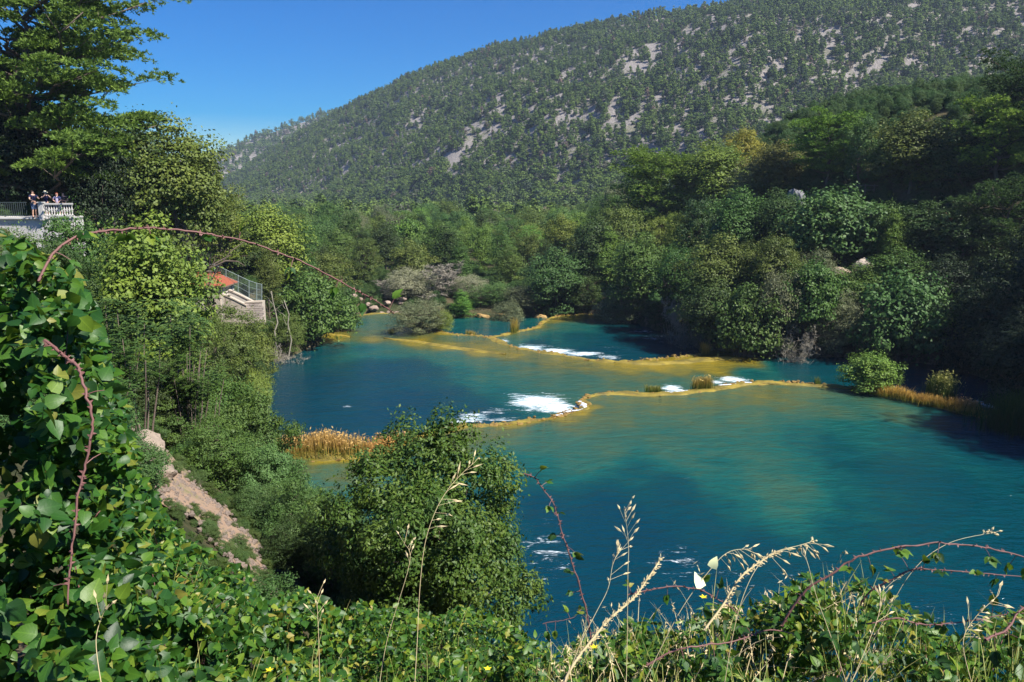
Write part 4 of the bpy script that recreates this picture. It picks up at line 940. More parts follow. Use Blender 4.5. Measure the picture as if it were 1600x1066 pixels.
# ------------------------------------------------------------ rocks, path
def rock_mesh(seed, sub=3, rough=.28):
    bm = bmesh.new(); bmesh.ops.create_icosphere(bm, subdivisions=sub, radius=1.0); V = np.array([v.co[:] for v in bm.verts]); F = np.array([[v.index for v in f.verts] for f in bm.faces]); bm.free()
    rng = np.random.default_rng(seed)
    for q in range(9):   # chop flat facets
        d = unit(rng.normal(size=3)); c = rng.uniform(.62, .9); s = V @ d; m = s > c; V[m] -= np.outer((s[m] - c) * .85, d)
    nn = fbm(V[:, 0] * 2 + seed, V[:, 1] * 2 + V[:, 2] * 2.3, seed, 4) - .5
    V = V * (1 + rough * 1.6 * nn[:, None]); return make_mesh('rock', V, [F], None, False)
k = N('pale_rock'); v = k.objc(); g = k.noise(2.2, 6, .65, v); oi = k.n('ShaderNodeObjectInfo')
c = k.mix(g, (.5, .5, .5), (1, 1, 1)); c = k.mix(1.0, c, oi.outputs['Color'], 'MULTIPLY'); M_ROCK = k.end(k.pbr(c, .92, .2, k.bump(g, .8, .15)))
RK = [rock_mesh(s) for s in (1, 2, 3, 4)]
for m in RK: m.materials.append(M_ROCK)
def rock(q, dims, clr, label, name='rock', group=None, cat='rock', rz=0):
    o = obj(name, RK[int(RNG.integers(0, 4))], None, None, tuple(q)); o.scale = dims; o.rotation_euler = (RNG.uniform(-.2, .2), RNG.uniform(-.2, .2), rz); o.color = (*clr, 1)
    return tag(o, label, cat, group)
def hp(px, py, fall=80):
    h_ = hit(px, py); return np.array(h_) if h_ is not None else PY(px, py, fall)
q = PY(238, 712, 17); 
PATHE = [((210, 700), (262, 703)), ((222, 735), (290, 742)), ((238, 765), (322, 775)), ((250, 795), (356, 800)), ((300, 815), (364, 822)), ((325, 840), (408, 858)), ((350, 868), (412, 884)), ((372, 900), (424, 915)), ((390, 950), (440, 960))]
a_ = np.array([hp(*l) for l, r in PATHE]); b_ = np.array([hp(*r) for l, r in PATHE]); A_ = catmull(a_, 6); B_ = catmull(b_, 6); n = len(A_); V = []
for t in np.linspace(0, 1, 9):
    p_ = A_ + (B_ - A_) * t; jag = (fbm(np.arange(n) / 2.5, np.full(n, t * 3), 5, 3) - .5) * .3; p_[:, 0] += jag; p_[:, 2] = ground_h(p_[:, 0], p_[:, 1]) + .12 + .05 * math.sin(t * 3.1); V.append(p_)
V = np.array(V).reshape(-1, 3); ii = (np.arange(8)[:, None] * n + np.arange(n - 1)[None]).ravel()
k = N('dusty_path'); v = k.pos(); f = k.noise(1.1, 5, .6, v); g = k.noise(9, 6, .7, v)
c = k.mix(f, (.25, .15, .09), (.36, .24, .155)); c = k.mix(k.ramp(k.math('ADD', f, k.math('MULTIPLY', g, .3)), [(.66, (0, 0, 0)), (.8, (1, 1, 1))]), c, (.16, .15, .05)); c = k.mix(k.math('MULTIPLY', g, .45), c, (.4, .34, .28))
M_PATH = k.end(k.pbr(c, .95, .1, k.bump(g, .9, .05)))
tag(obj('path', make_mesh('path', V, [np.stack([ii, ii + 1, ii + n + 1, ii + n], 1)]), M_PATH), 'dusty stony footpath running down the left slope', kind='structure')
PMID = (A_ + B_) * .5
rp = np.random.default_rng(12); E_ = np.vstack([A_, B_, A_, B_]); m_ = 110; kx = rp.integers(0, len(E_), m_); ex = E_[kx, 0] + rp.normal(size=m_) * .28; ey = E_[kx, 1] + rp.normal(size=m_) * .3
o_ = scatter('path_side_weeds', np.stack([ex, ey, ground_h(ex, ey) + .02], 1), rp.uniform(.04, .12, m_), rp.integers(0, 2, m_), UC, 'small weeds along both edges of the dusty path', tilt=.3); o_.color = (.07, .12, .025, 1)
m_ = 700; t_r = rp.random(m_)[:, None]; kx = rp.integers(0, n, m_); pb = A_[kx] + (B_[kx] - A_[kx]) * t_r + rp.normal(size=(m_, 3)) * .12; pz = ground_h(pb[:, 0], pb[:, 1]) + .15
GRV = protos([RK[0], RK[1]], 'gravel_pattern'); o_ = scatter('gravel', np.stack([pb[:, 0], pb[:, 1], pz], 1), rp.uniform(.015, .06, m_), rp.integers(0, 2, m_), GRV, 'loose gravel on the dusty path', tilt=.6); o_.color = (.42, .33, .27, 1)
for px, py, w_, h_, lb in [(236, 700, 58, 66, 'tall pale limestone block at the top of the dirt path'), (252, 738, 46, 30, 'low pale limestone beside the tall block on the path'), (222, 722, 30, 30, 'small pale stone left of the tall block')]:
    q = hp(px, py + h_ * .4); s = q[1] / FPX / CP; q[2] += h_ * s * .35; rock(q, (w_ * s * .5, w_ * s * .45, h_ * s * .6), (.4, .32, .25), lb)
for q_, (px, py, s_) in enumerate([(268, 752, 9), (290, 765, 7), (310, 778, 8), (330, 800, 7), (300, 800, 6), (345, 815, 8), (360, 838, 7), (385, 870, 8), (342, 850, 5), (275, 780, 6)]):
    q = hp(px, py); s = q[1] / FPX * s_ * .6; q[2] += .12; rock(q, (s, s * .8, s * .6), (.42, .32, .25), 'small pale stone lying on the dirt path', 'stone', 'small stones on the dirt path', 'stone')
LR = np.vstack([lip_rubble(LIP1, Z0, 420, 1, .35), lip_rubble(FAR2, Z1, 300, 2, .45), lip_rubble(LIP3, Z2, 110, 3, .4)])
s3_ = rp.uniform(.05, .2, (len(LR), 1)) * rp.uniform(.6, 1.5, (len(LR), 3)) * [1.3, 1, .55]
o_ = scatter('lip_rubble', LR, s3_, rp.integers(0, 2, len(LR)), GRV, 'knobbly ochre tufa lumps along the travertine lips', tilt=.3); o_.color = (.34, .22, .07, 1)
# rock faces on the right bank
for px, py, w_, h_, cl, lb in [(1237, 325, 30, 60, (.22, .22, .24), 'grey cliff face in shade left of the wooden railing'), (1340, 420, 30, 40, (.6, .5, .42), 'pale tan rock outcrop between bushes on the right bank'), (1305, 425, 34, 22, (.5, .38, .3), 'low reddish rock left of the pale tan outcrop'), (1462, 352, 30, 44, (.42, .22, .12), 'ochre cliff patch in shade under the olive domed tree'), (1432, 440, 20, 44, (.5, .28, .1), 'orange stained rock in the shade right of the pale outcrop'), (1488, 560, 22, 10, (.45, .3, .16), 'orange brown rock at the shaded waterline')]:
    q = hp(px, py + h_ * .3); s = q[1] / FPX / CP; q = q + np.array([0, -1.5, h_ * s * .3]); rock(q, (w_ * s * .5, 1.6, h_ * s * .5), cl, lb, 'cliff_rock' if h_ > 15 else 'rock')
# far shore boulders
rngb = np.random.default_rng(9)
for q_ in range(16):
    px = rngb.uniform(552, 640); py = 489 - rngb.random() * 18; q = PY(px, py, 112 + (489 - py) * .5); q[2] = max(gz(q[0], q[1]), Z3) + .1 + rngb.random() * .9; s = rngb.uniform(.3, .7)
    rock(q, (s * 1.2, s, s * .75), tuple(np.array((.45, .34, .27)) * rngb.uniform(.75, 1.15)), 'pinkish boulder in the pile at the far left shore', 'boulder', 'pinkish boulders piled at the far left shore', 'boulder', rngb.uniform(0, 3))
for px, w_ in [(755, 20), (790, 26), (845, 16), (676, 20)]:
    q = PY(px, 490, 117); q[2] = Z3 + .1; rock(q, (w_ * .06, .6, .5), (.45, .3, .12), {755: 'ochre rock at the far waterline left of the grey willow', 790: 'wide ochre rock at the far waterline under the grey willow', 845: 'pale grey rock where the far lip meets the trees', 676: 'ochre rock at the far shore beside the yellow green shrub'}[px])
# ------------------------------------------------------------ reeds and grass tufts on the lips
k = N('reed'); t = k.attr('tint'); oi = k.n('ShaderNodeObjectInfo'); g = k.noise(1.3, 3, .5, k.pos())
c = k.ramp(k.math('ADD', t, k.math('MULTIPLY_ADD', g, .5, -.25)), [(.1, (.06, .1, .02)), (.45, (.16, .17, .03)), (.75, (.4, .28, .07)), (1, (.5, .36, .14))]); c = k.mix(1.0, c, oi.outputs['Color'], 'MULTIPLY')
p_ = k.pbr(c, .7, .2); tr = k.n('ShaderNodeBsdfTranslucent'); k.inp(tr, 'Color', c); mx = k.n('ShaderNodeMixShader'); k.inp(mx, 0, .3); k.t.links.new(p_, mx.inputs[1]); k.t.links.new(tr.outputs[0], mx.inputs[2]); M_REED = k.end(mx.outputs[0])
def blades(B, h, rng, wd=.02, lean=.3, t0=0., t1=1.):
    """B (n,3) bases -> bent blades of 3 segments"""
    n = len(B); h = np.broadcast_to(h, (n,)) * rng.uniform(.6, 1.15, n); a = rng.uniform(0, 6.28, n); L = rng.uniform(.1, 1, n) * lean
    d = np.stack([np.cos(a) * L, np.sin(a) * L, 0 * a], 1); s = np.stack([-np.sin(a + .6), np.cos(a + .6), 0 * a], 1); V = []
    for q, (f, w_) in enumerate([(0, 1), (.45, .9), (.8, .55), (1, .08)]):
        c_ = B + np.array([0, 0, 1.0]) * (h * f * (1 - .12 * f * L / max(lean, .01)))[:, None] + d * (h * f * f)[:, None]
        V += [c_ - s * wd * w_ * .5, c_ + s * wd * w_ * .5]
    V = np.stack(V, 1).reshape(-1, 3); b = np.arange(n)[:, None] * 8
    F = np.concatenate([b + np.array([[0, 1, 3, 2]]), b + np.array([[2, 3, 5, 4]]), b + np.array([[4, 5, 7, 6]])])
    f_ = np.array([0, 0, .45, .45, .8, .8, 1, 1]); T = (t0 + (t1 - t0) * np.tile(f_, n)) + np.repeat(rng.uniform(-.15, .15, n), 8)
    return V, F, T
def reeds(px_line, z, width, h, n, label, color=(1, 1, 1), name='reed_clump', cat='reeds', t0=0., t1=1., wd=.03, lean=.35, seed=0, plume=0, thing_loc=None):
    rng = np.random.default_rng(seed + n); L = catmull(PX(px_line, z), 6)[:, :2]; s = np.r_[0, np.cumsum(np.hypot(*np.diff(L, axis=0).T))]
    u_ = rng.random(n) * s[-1]; u_ = u_ + (fbm(u_ / 1.2, u_ * 0, 3, 2) - .5) * 1.2; x = np.interp(u_, s, L[:, 0]); y = np.interp(u_, s, L[:, 1]); x = x + rng.normal(size=n) * width * .35; y = y + rng.normal(size=n) * width * .35
    hh = h * (.55 + .9 * fbm(x / 1.3, y / 1.3, 21, 3)) * (.55 + .45 * np.minimum(1, np.minimum(u_, s[-1] - u_) / (.12 * s[-1] + .01)).clip(0, 1))
    V, F, T = blades(np.stack([x, y, np.full(n, z - .05)], 1), hh, rng, wd, lean, t0, t1)
    if plume:
        k_ = rng.integers(0, n, plume); tip = V.reshape(n, 8, 3)[k_, 6]; C = tip + rng.normal(size=(plume, 3)) * .05; V2, F2, T2 = leaf_faces(C, rng.normal(size=(plume, 3)), .22, .08, rng, np.full(plume, 1.1)); F = np.vstack([F, F2 + len(V)]); V = np.vstack([V, V2]); T = np.r_[T, T2]
    o = tag(obj(name, make_mesh(name, V, [F], {'tint': T}), M_REED), label, cat); o.color = (*color, 1); return o
reeds([(430,708),(470,708),(520,709),(562,711)], Z0, 1.3, 1.25, 3200, 'long golden reed clump on the left end of the near lip', (1.1, 1, .9), t0=.2, t1=1.05, plume=700)
reeds([(470,709),(520,710),(570,713)], Z0, 1.0, .8, 900, 'greener grass at the foot of the golden reeds', (.8, 1, .8), 'grass_clump', 'grass', t0=0, t1=.45)
reeds([(572,712),(600,702),(632,690)], Z0, 1.0, 1.0, 1100, 'short golden reeds between the long clump and the big bush', (1.15, .95, .8), t0=.45, t1=1.1, plume=250)
reeds([(1010,613),(1032,613)], Z0, .5, .8, 420, 'small green grass tuft left of the first white spill', (.9, 1.1, .9), 'grass_tuft', 'grass tuft', t0=-.1, t1=.75)
reeds([(1083,609),(1113,607)], Z0, .6, 1.15, 650, 'larger golden grass tuft between the two white spills', (1, 1, .8), 'grass_tuft', 'grass tuft', t0=.1, t1=.95, plume=80)
reeds([(1272,601),(1280,601)], Z0, .3, .7, 90, 'tiny wispy grass tuft alone on the lip', (.8, 1, .8), 'grass_tuft', 'grass tuft', t0=0, t1=.6)
reeds([(1098,556),(1106,553)], Z1, .5, 1.6, 380, 'upright golden grass tuft at the end of the second lip', (1, 1, .7), 'grass_tuft', 'grass tuft', t0=.2, t1=.95)
reeds([(1135,552),(1155,552)], Z1, .6, 1.0, 260, 'low golden grass by the right end of the second lip', (1, 1, .7), 'grass_tuft', 'grass tuft', t0=.2, t1=.9)
reeds([(800,521),(808,517)], Z2, .7, 1.7, 300, 'golden grass tuft on the far lip', (1, 1, .7), 'grass_tuft', 'grass tuft', t0=.2, t1=.9)
reeds([(606,520),(616,521)], Z1, .4, .7, 120, 'small golden tuft in the shallow water left of the willow', (1, 1, .7), 'grass_tuft', 'grass tuft', t0=.2, t1=.9)
reeds([(728,521),(745,524)], Z1, .5, .5, 160, 'low golden grass on the lip right of the willow', (1, 1, .7), 'grass_tuft', 'grass tuft', t0=.3, t1=.9)
reeds([(1345,609),(1400,619),(1440,627),(1490,638),(1528,648)], Z0 + .25, 1.2, .75, 3600, 'golden grass covering the long strip at the right', (1.05, .9, .6), 'grass_clump', 'grass', t0=.25, t1=1.0, lean=.9)
reeds([(1455,622),(1482,627)], Z0 + .2, 1.0, 1.9, 900, 'rounded green reed bush with pinkish plumes on the right strip', (.75, 1.0, .75), 'reed_clump', 'reeds', t0=-.2, t1=.5, plume=500)
reeds([(1500,640),(1528,646)], Z0 + .2, .8, 1.0, 420, 'pinkish dry reeds at the right tip of the grassy strip', (.9, .75, .8), 'reed_clump', 'reeds', t0=.3, t1=1.0, plume=160)
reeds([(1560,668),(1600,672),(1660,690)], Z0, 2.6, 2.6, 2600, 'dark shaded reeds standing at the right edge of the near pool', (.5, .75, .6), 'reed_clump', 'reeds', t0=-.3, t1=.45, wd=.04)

# ------------------------------------------------------------ terrace with railing and balustrade
YT = 54.0; ZT = PY(55, 340, YT)[2]
def tx(px, Y=YT): return PY(px, 340, Y)[0]
t_ = thing('terrace_wall', (tx(40), YT, ZT - 3), 'white masonry terrace wall under the iron railing', 'wall')
mb = MB(); mb.box((0, 2.2, 1.4), (5.6, 4.4, 3.0)); w0 = mb.build('wall', M_WHITE, t_); w0.location = (-(tx(40) - tx(10)), 0, 0)
mb = MB(); mb.box((-(tx(40) - tx(10)), 2.1, 2.95), (5.7, 4.6, .1)); mb.build('coping', M_WHITE, t_)
t2 = thing('iron_railing', (tx(10), YT, ZT), 'black iron railing with thin upright bars on the terrace', 'railing')
mb = MB(); w_ = tx(50) - tx(-60)
for z_ in (.12, 1.0): mb.box((-.9, 0, z_), (w_, .04, .04))
mb.build('rail', M_IRON, t2)
barm = MB(); barm.box((0, 0, .54), (.022, .022, .95)); bm_ = barm.mesh('bar'); bm_.materials.append(M_IRON)
for q in range(34): obj('bar', bm_, None, t2, (-.9 - w_ / 2 + (q + .5) * w_ / 34, 0, 0))
t3 = thing('balustrade', (tx(68), YT - .1, ZT - .1), 'white concrete balustrade with a square end pillar', 'balustrade')
Lb = tx(113) - tx(72); mb = MB(); mb.box((0, 0, .5), (.3, .3, 1.15)); mb.box((0, 0, 1.1), (.4, .4, .08)); mb.build('pillar', M_WHITE, t3)
mb = MB(); mb.box((.15 + Lb / 2, .25, 1.0), (Lb, .22, .1), rz=.12); mb.build('top_rail', M_WHITE, t3)
mb = MB(); mb.box((.15 + Lb / 2, .25, .22), (Lb, .24, .1), rz=.12); mb.build('bottom_rail', M_WHITE, t3)
mb = MB(); mb.box((.15 + Lb / 2, .25, .62), (Lb, .1, .04), rz=.12); mb.build('middle_rail', M_WHITE, t3)
bl = MB(); bl.lathe((0, 0, 0), [(.06, .27), (.06, .31), (.03, .34), (.035, .4), (.065, .52), (.055, .62), (.03, .78), (.03, .84), (.06, .88), (.06, .95)], 8); blm = bl.mesh('baluster', True); blm.materials.append(M_WHITE)
for q in range(11): xx = .15 + (q + .5) * Lb / 11; obj('baluster', blm, None, t3, (xx, .25 + (xx - .15 - Lb / 2) * .12, 0))
t4 = thing('retaining_wall', (tx(86), YT, ZT - 2.6), 'white rendered wall below the balustrade', 'wall')
mb = MB(); mb.box((0, 1.0, 1.2), (1.7, 1.9, 2.7), rz=.1); mb.build('wall', M_WHITE, t4); mb = MB(); mb.box((0, .98, 2.6), (1.8, 2.0, .1), rz=.1); mb.build('coping', M_WHITE, t4)

# ------------------------------------------------------------ building with tiled roof, stair wall, mesh fence
YB = 76.0
def bp(px, py, dy=0): return PY(px, py, YB + dy)
gA = bp(352, 500); bx0 = bp(292, 500)[0]; bx1 = bp(351, 500)[0]; ez = bp(340, 447)[2]; rz_ = bp(325, 430)[2]; bz = ez - 5.5
hb = thing('pump_house', ((bx0 + bx1) / 2, YB, bz), 'small plastered house with a red tiled roof on the left bank', 'house')
wx = bx1 - bx0; mb = MB(); mb.box((0, 1.6, (ez - bz) / 2), (wx, 3.2, ez - bz)); mb.build('wall', M_PLASTER, hb)
mb = MB(); e = wx / 2 + .35; y0, y1 = -.35, 3.55; H_ = ez - bz; R_ = rz_ - bz; n = 14
for q in range(n):    # ribbed hip roof facing the camera, one rib per row of tiles
    x0 = -e + 2 * e * q / n; x1 = -e + 2 * e * (q + 1) / n; xm = (x0 + x1) / 2
    def top(x): return H_ + (R_ - H_) * min(1, (e - abs(x)) / 1.25)
    for a, b, dz in ((x0, xm, .0), (xm, x1, .0)):
        za, zb = top(a), top(b); ha = .09 if a == xm else 0; hb_ = .09 if b == xm else 0
        ya = y0 + (1.95) * min(1, (e - abs(a)) / 1.25); yb = y0 + 1.95 * min(1, (e - abs(b)) / 1.25)
        mb.add([(a, y0, H_ + ha), (b, y0, H_ + hb_), (b, yb, zb + hb_), (a, ya, za + ha)], [[0, 1, 2, 3]])
        mb.add([(a, y1, H_ + ha), (b, y1, H_ + hb_), (b, y1 - (yb - y0), zb + hb_), (a, y1 - (ya - y0), za + ha)], [[3, 2, 1, 0]])
for s_ in (-1, 1):
    mb.add([(s_ * e, y0, H_), (s_ * e, y1, H_), (s_ * (e - 1.25), (y0 + y1) / 2, R_ + .02)], F3=[[0, 1, 2]])
rf = mb.build('roof', M_TILE, hb)
mb = MB(); mb.box((0, 1.6, H_ - .06), (2 * e, 3.9, .1)); mb.build('eaves', M_WOOD, hb)
rt = MB()
for q in range(9): rt.box((-e + 1.25 + q * (2 * e - 2.5) / 8, 1.6, R_ + .08), (.4, .2, .12))
rt.build('ridge_tile', M_TILE, rf)
jx = bp(343, 480)[0] - (bx0 + bx1) / 2
mb = MB(); mb.box((jx - .05, -.15, H_ - 2.6), (.55, .3, 3.4)); mb.box((jx - .35, -.16, H_ - .95), (1.3, .34, .35)); mb.build('door_frame', M_STONE, hb)
mb = MB(); mb.box((jx - .75, -.02, H_ - 2.6), (.8, .1, 2.9)); mb.build('door', M_WOOD, hb)
# stair parapets: two sloping walls in front of each other
def slope_wall(name, pts_px, thick, drop, mat, label, dy, cat='wall', cop=.12):
    a = np.array([bp(x, y, dy) for x, y in pts_px]); o0 = a[0].copy(); o0[2] -= drop; e_ = thing(name, tuple(o0), label, cat); mb = MB(); mc = MB()
    for p0, p1 in zip(a[:-1], a[1:]):
        for m_, zb0, zt, th in ((mb, drop, 0, thick), (mc, 0, cop, thick + .12)):
            V = [(p[0], p[1] + s * th / 2, p[2] + z_) for p in (p0, p1) for s in (-1, 1) for z_ in (-zb0, zt)]
            V = np.array(V) - o0; m_.add(V, [[0, 4, 5, 1], [2, 3, 7, 6], [1, 5, 7, 3], [0, 2, 6, 4], [0, 1, 3, 2], [4, 6, 7, 5]])
    mb.build('wall', mat, e_); mc.build('coping', M_STONE, e_); return e_, a, o0
slope_wall('stair_wall', [(351, 451), (372, 460), (396, 472)], .35, 3.2, M_PLASTER, 'upper sloping stair wall running down from the tiled roof', 1.6)
slope_wall('stair_wall', [(347, 460), (366, 468), (386, 478)], .35, 3.6, M_STONE, 'lower sloping stair wall with a pale coping', .2)
sw, a, o0 = slope_wall('rubble_wall', [(385, 473), (412, 472)], .8, 2.2, M_STONE, 'squared rubble stone wall at the foot of the mesh fence', .6)
rs = np.random.default_rng(4); stm = [MB() for _ in range(3)]
for m_ in stm: m_.box((0, 0, 0), (.42, .2, .2), jit=.02, rng=rs)
stm = [m_.mesh('stone') for m_ in stm]
for m_ in stm: m_.materials.append(M_ROCK)
for r_i in range(8):
    for c_i in range(4):
        st_ = obj('stone', stm[int(rs.integers(0, 3))], None, sw, (.22 + c_i * .42 + (r_i % 2) * .12, -.42, 2.05 - r_i * .235)); cc_ = rs.uniform(.75, 1.1); st_.color = (.62 * cc_, .52 * cc_, .45 * cc_, 1)
# green mesh fence
fx = [(318, 412, 446), (335, 413, 448), (353, 421, 452), (372, 430, 458), (389, 438, 468), (401, 442, 470), (409, 444, 471)]
fa = np.array([bp(x, t_y, 2.2) for x, t_y, b_y in fx]); fb = np.array([bp(x, b_y, 2.2) for x, t_y, b_y in fx])
fe = thing('mesh_fence', tuple(fb[0]), 'tall green wire mesh fence above the sloping stair wall', 'fence')
for p0, p1 in zip(fb, fa):
    mb = MB(); mb.tube([p0 - fb[0], (p0 + p1) / 2 - fb[0], p1 - fb[0]], .035, 6); mb.build('post', M_GALV, fe)
for q in range(6):
    mb = MB(); b0, b1, t0_, t1_ = fb[q] - fb[0], fb[q + 1] - fb[0], fa[q] - fb[0], fa[q + 1] - fb[0]
    for s_ in np.linspace(0, 1, 10)[1:-1]: mb.tube([b0 + (b1 - b0) * s_, t0_ + (t1_ - t0_) * s_], .008, 3, cap=False)
    for s_ in (.08, .35, .65, .98): mb.tube([b0 + (t0_ - b0) * s_, b1 + (t1_ - b1) * s_], .012 if s_ < .9 else .022, 3, cap=False)
    mb.build('mesh_panel', M_GALV, fe)
# wooden railing on the right bank crest
qa = hp(1345, 310); Yr = qa[1] - 1.0; re_ = thing('wooden_railing', tuple(PY(1330, 302, Yr)), 'small wooden viewpoint railing on the right bank crest', 'railing'); o_ = np.array(re_.location)
for px in (1338, 1352, 1366): mb = MB(); p0, p1 = PY(px, 306, Yr) - o_, PY(px, 288, Yr) - o_; mb.box((p0 + p1) / 2, (.12, .12, p1[2] - p0[2])); mb.build('post', M_WOOD, re_)
for py in (290, 297): mb = MB(); p0, p1 = PY(1330, py, Yr) - o_, PY(1372, py, Yr) - o_; mb.box((p0 + p1) / 2, (p1[0] - p0[0], .08, .1)); mb.build('rail', M_WOOD, re_)
# terracotta roof far left bank: slim bare trunks
for px, pb, pt, lb in [(432, 545, 455, 'slim pale bare trunk right of the rubble wall'), (452, 530, 470, 'short pale bare trunk near the big left fig')]:
    a0 = PY(px, pb, 80); a0[2] = min(a0[2], gz(a0[0], a0[1]) + .1); a1 = PY(px - 8, pt, 80); e_ = thing('dead_trunk', tuple(a0), lb, 'dead tree'); mb = MB(); mb.tube(limb((0, 0, 0), a1 - a0, rs, 7, .05), np.linspace(.11, .04, 7), 6); mb.build('trunk', M_DEAD, e_, True)
    mb = MB()
    for q in range(5): s0 = (a1 - a0) * (.5 + q * .1); mb.tube(limb(s0, s0 + np.array([rs.normal() * .6, rs.normal() * .5, .8]), rs, 4, .1), np.linspace(.03, .01, 4), 4)
    mb.build('branch', M_DEAD, e_, True)

# ------------------------------------------------------------ people
k = N('skin'); oi = k.n('ShaderNodeObjectInfo'); M_SKIN = k.end(k.pbr(oi.outputs['Color'], .55, .35))
k = N('cloth'); oi = k.n('ShaderNodeObjectInfo'); g = k.noise(60, 3, .5, k.objc()); M_CLOTH = k.end(k.pbr(oi.outputs['Color'], .85, .15, k.bump(g, .2, .004)))
def skin_obj(name, verts, edges, radii, mat, parent, color, sub=2, root=0):
    me = bpy.data.meshes.new(name); me.from_pydata([tuple(v) for v in verts], edges, []); o = obj(name, me, mat, parent); o.color = (*color, 1)
    m = o.modifiers.new('skin', 'SKIN'); m.use_smooth_shade = True; o.modifiers.new('sub', 'SUBSURF').levels = sub; o.modifiers['sub'].render_levels = sub
    for i, r in enumerate(radii): d = me.skin_vertices[0].data[i]; d.radius = (r, r) if np.isscalar(r) else r; d.use_root = (i == root)
    return o
TOBAKE = []
def person(loc, rz, label, arms, shirt, legs_c, skin=(.55, .32, .22), hair=(.05, .03, .02), hat=None, long_hair=False, shorts=True, h=1.75, holds=None, female=False):
    e = thing('person', loc, label, 'person', None, rz); s = h / 1.75; e.scale = (s, s, s); sw_ = .18 if female else .2
    J = [(0, 0, .95), (0, .01, 1.12), (0, 0, 1.3), (0, 0, 1.44), (0, -.005, 1.52), (0, -.012, 1.6), (0, -.01, 1.7)]
    R = [.125, .115, .13, .09, .055, .088, .075]; E = [(0, 1), (1, 2), (2, 3), (3, 4), (4, 5), (5, 6)]
    def chain(start, pts, rr):
        p = start
        for q, r in zip(pts, rr): J.append(q); R.append(r); E.append((p, len(J) - 1)); p = len(J) - 1
        return p
    hands = []
    for sd in (-1, 1):
        el, wr = arms[0 if sd < 0 else 1]; sh_ = (sd * sw_, 0, 1.42)
        w_i = chain(3, [sh_, tuple(np.add(sh_, np.subtract(el, sh_) * .5)), el, tuple((np.array(el) + wr) / 2), wr], [.062, .052, .042, .04, .028])
        d = unit(np.array(wr) - el); hd = np.array(wr) + d * .06; sdv = unit(np.cross(d, [0.2, 1, .3])); hands.append((np.array(wr), d, sdv, hd))
        J.append(tuple(hd)); R.append((.036, .018)); E.append((w_i, len(J) - 1)); pi = len(J) - 1
        for f_ in range(4):
            o_ = sdv * (f_ - 1.5) * .02; ln = (.06, .072, .068, .052)[f_]; chain(pi, [tuple(hd + d * .03 + o_), tuple(hd + d * (.03 + ln * .55) + o_), tuple(hd + d * (.03 + ln) + o_ + np.cross(d, sdv) * .02)], [.0095, .009, .007])
        chain(pi, [tuple(hd - sdv * .03 + d * .005), tuple(hd - sdv * .045 + d * .035)], [.011, .009])
        hip = (sd * .09, 0, .88); chain(0, [hip, (sd * .1, -.01, .7), (sd * .1, -.01, .5), (sd * .105, .02, .3), (sd * .11, .02, .1), (sd * .115, -.06, .04), (sd * .12, -.14, .03)], [.1, .085, .06, .056, .038, .042, .03])
    b = skin_obj('body', J, E, R, M_SKIN, e, skin)
    nose = MB(); nose.add([(0, -.115, 1.6), (-.014, -.09, 1.6), (.014, -.09, 1.6), (0, -.09, 1.64)], F3=[[0, 1, 3], [0, 3, 2], [0, 2, 1]]); nose.build('nose', M_SKIN, e).color = (*skin, 1)
    f = MB(); f.box((-.033, -.092, 1.64), (.022, .012, .01)); f.box((.033, -.092, 1.64), (.022, .012, .01)); f.build('eyes', M_IRON, e); f = MB(); f.box((0, -.095, 1.565), (.04, .01, .01)); f.build('mouth', M_TILE, e)
    # shirt and shorts follow the body
    SJ = [(0, 0, .93), (0, .01, 1.12), (0, 0, 1.3), (0, 0, 1.43)]; SR = [.142, .13, .145, .085]; SE = [(0, 1), (1, 2), (2, 3)]
    for sd in (-1, 1):
        el, wr = arms[0 if sd < 0 else 1]; sh_ = np.array((sd * sw_, 0, 1.42)); SJ += [tuple(sh_), tuple(sh_ + (np.array(el) - sh_) * .6)]; SR += [.072, .066]; SE += [(3, len(SJ) - 2), (len(SJ) - 2, len(SJ) - 1)]
    skin_obj('shirt', SJ, SE, SR, M_CLOTH, e, shirt)
    LJ = [(0, 0, .95)]; LR = [.14]; LE = []
    for sd in (-1, 1):
        end = .5 if shorts else .1; LJ += [(sd * .09, 0, .86), (sd * .1, -.01, .7), (sd * .102, -.005, end)]; LR += [.112, .1, .085 if shorts else .05]; m = len(LJ); LE += [(0, m - 3), (m - 3, m - 2), (m - 2, m - 1)]
    skin_obj('shorts' if shorts else 'trousers', LJ, LE, LR, M_CLOTH, e, legs_c)
    hr = MB(); hr.lathe((0, .018, 1.665), [(.0, .095), (.05, .085), (.085, .05), (.098, 0), (.094, -.04), (.085, -.07)] , 12); hm = hr.mesh('hair', True)
    co = np.array([v.co[:] for v in hm.vertices]); m = (co[:, 1] < -.04) & (co[:, 2] < 1.68); co[m, 1] += .06; hm.vertices.foreach_set('co', co.astype(np.float32).ravel()); o = obj('hair', hm, M_CLOTH, e); o.color = (*hair, 1)
    if long_hair: q = MB(); q.tube([(0, .06, 1.68), (0, .1, 1.58), (0, .11, 1.46), (0, .1, 1.36)], [.07, .085, .07, .03], 8); q.build('ponytail', M_CLOTH, e, True).color = (*hair, 1)
    for sd in (-1, 1): q = MB(); q.box((sd * .117, -.07, .03), (.085, .24, .06)); q.build('shoe', M_CLOTH, e).color = (.1, .09, .09, 1)
    if hat is not None: q = MB(); q.lathe((0, 0, 1.7), [(.19, -.02), (.17, .0), (.1, .015), (.098, .07), (.07, .1), (0, .105)], 16); ht = q.build('hat', M_CLOTH, None, True); ht.parent = e; ht.color = (*hat, 1)
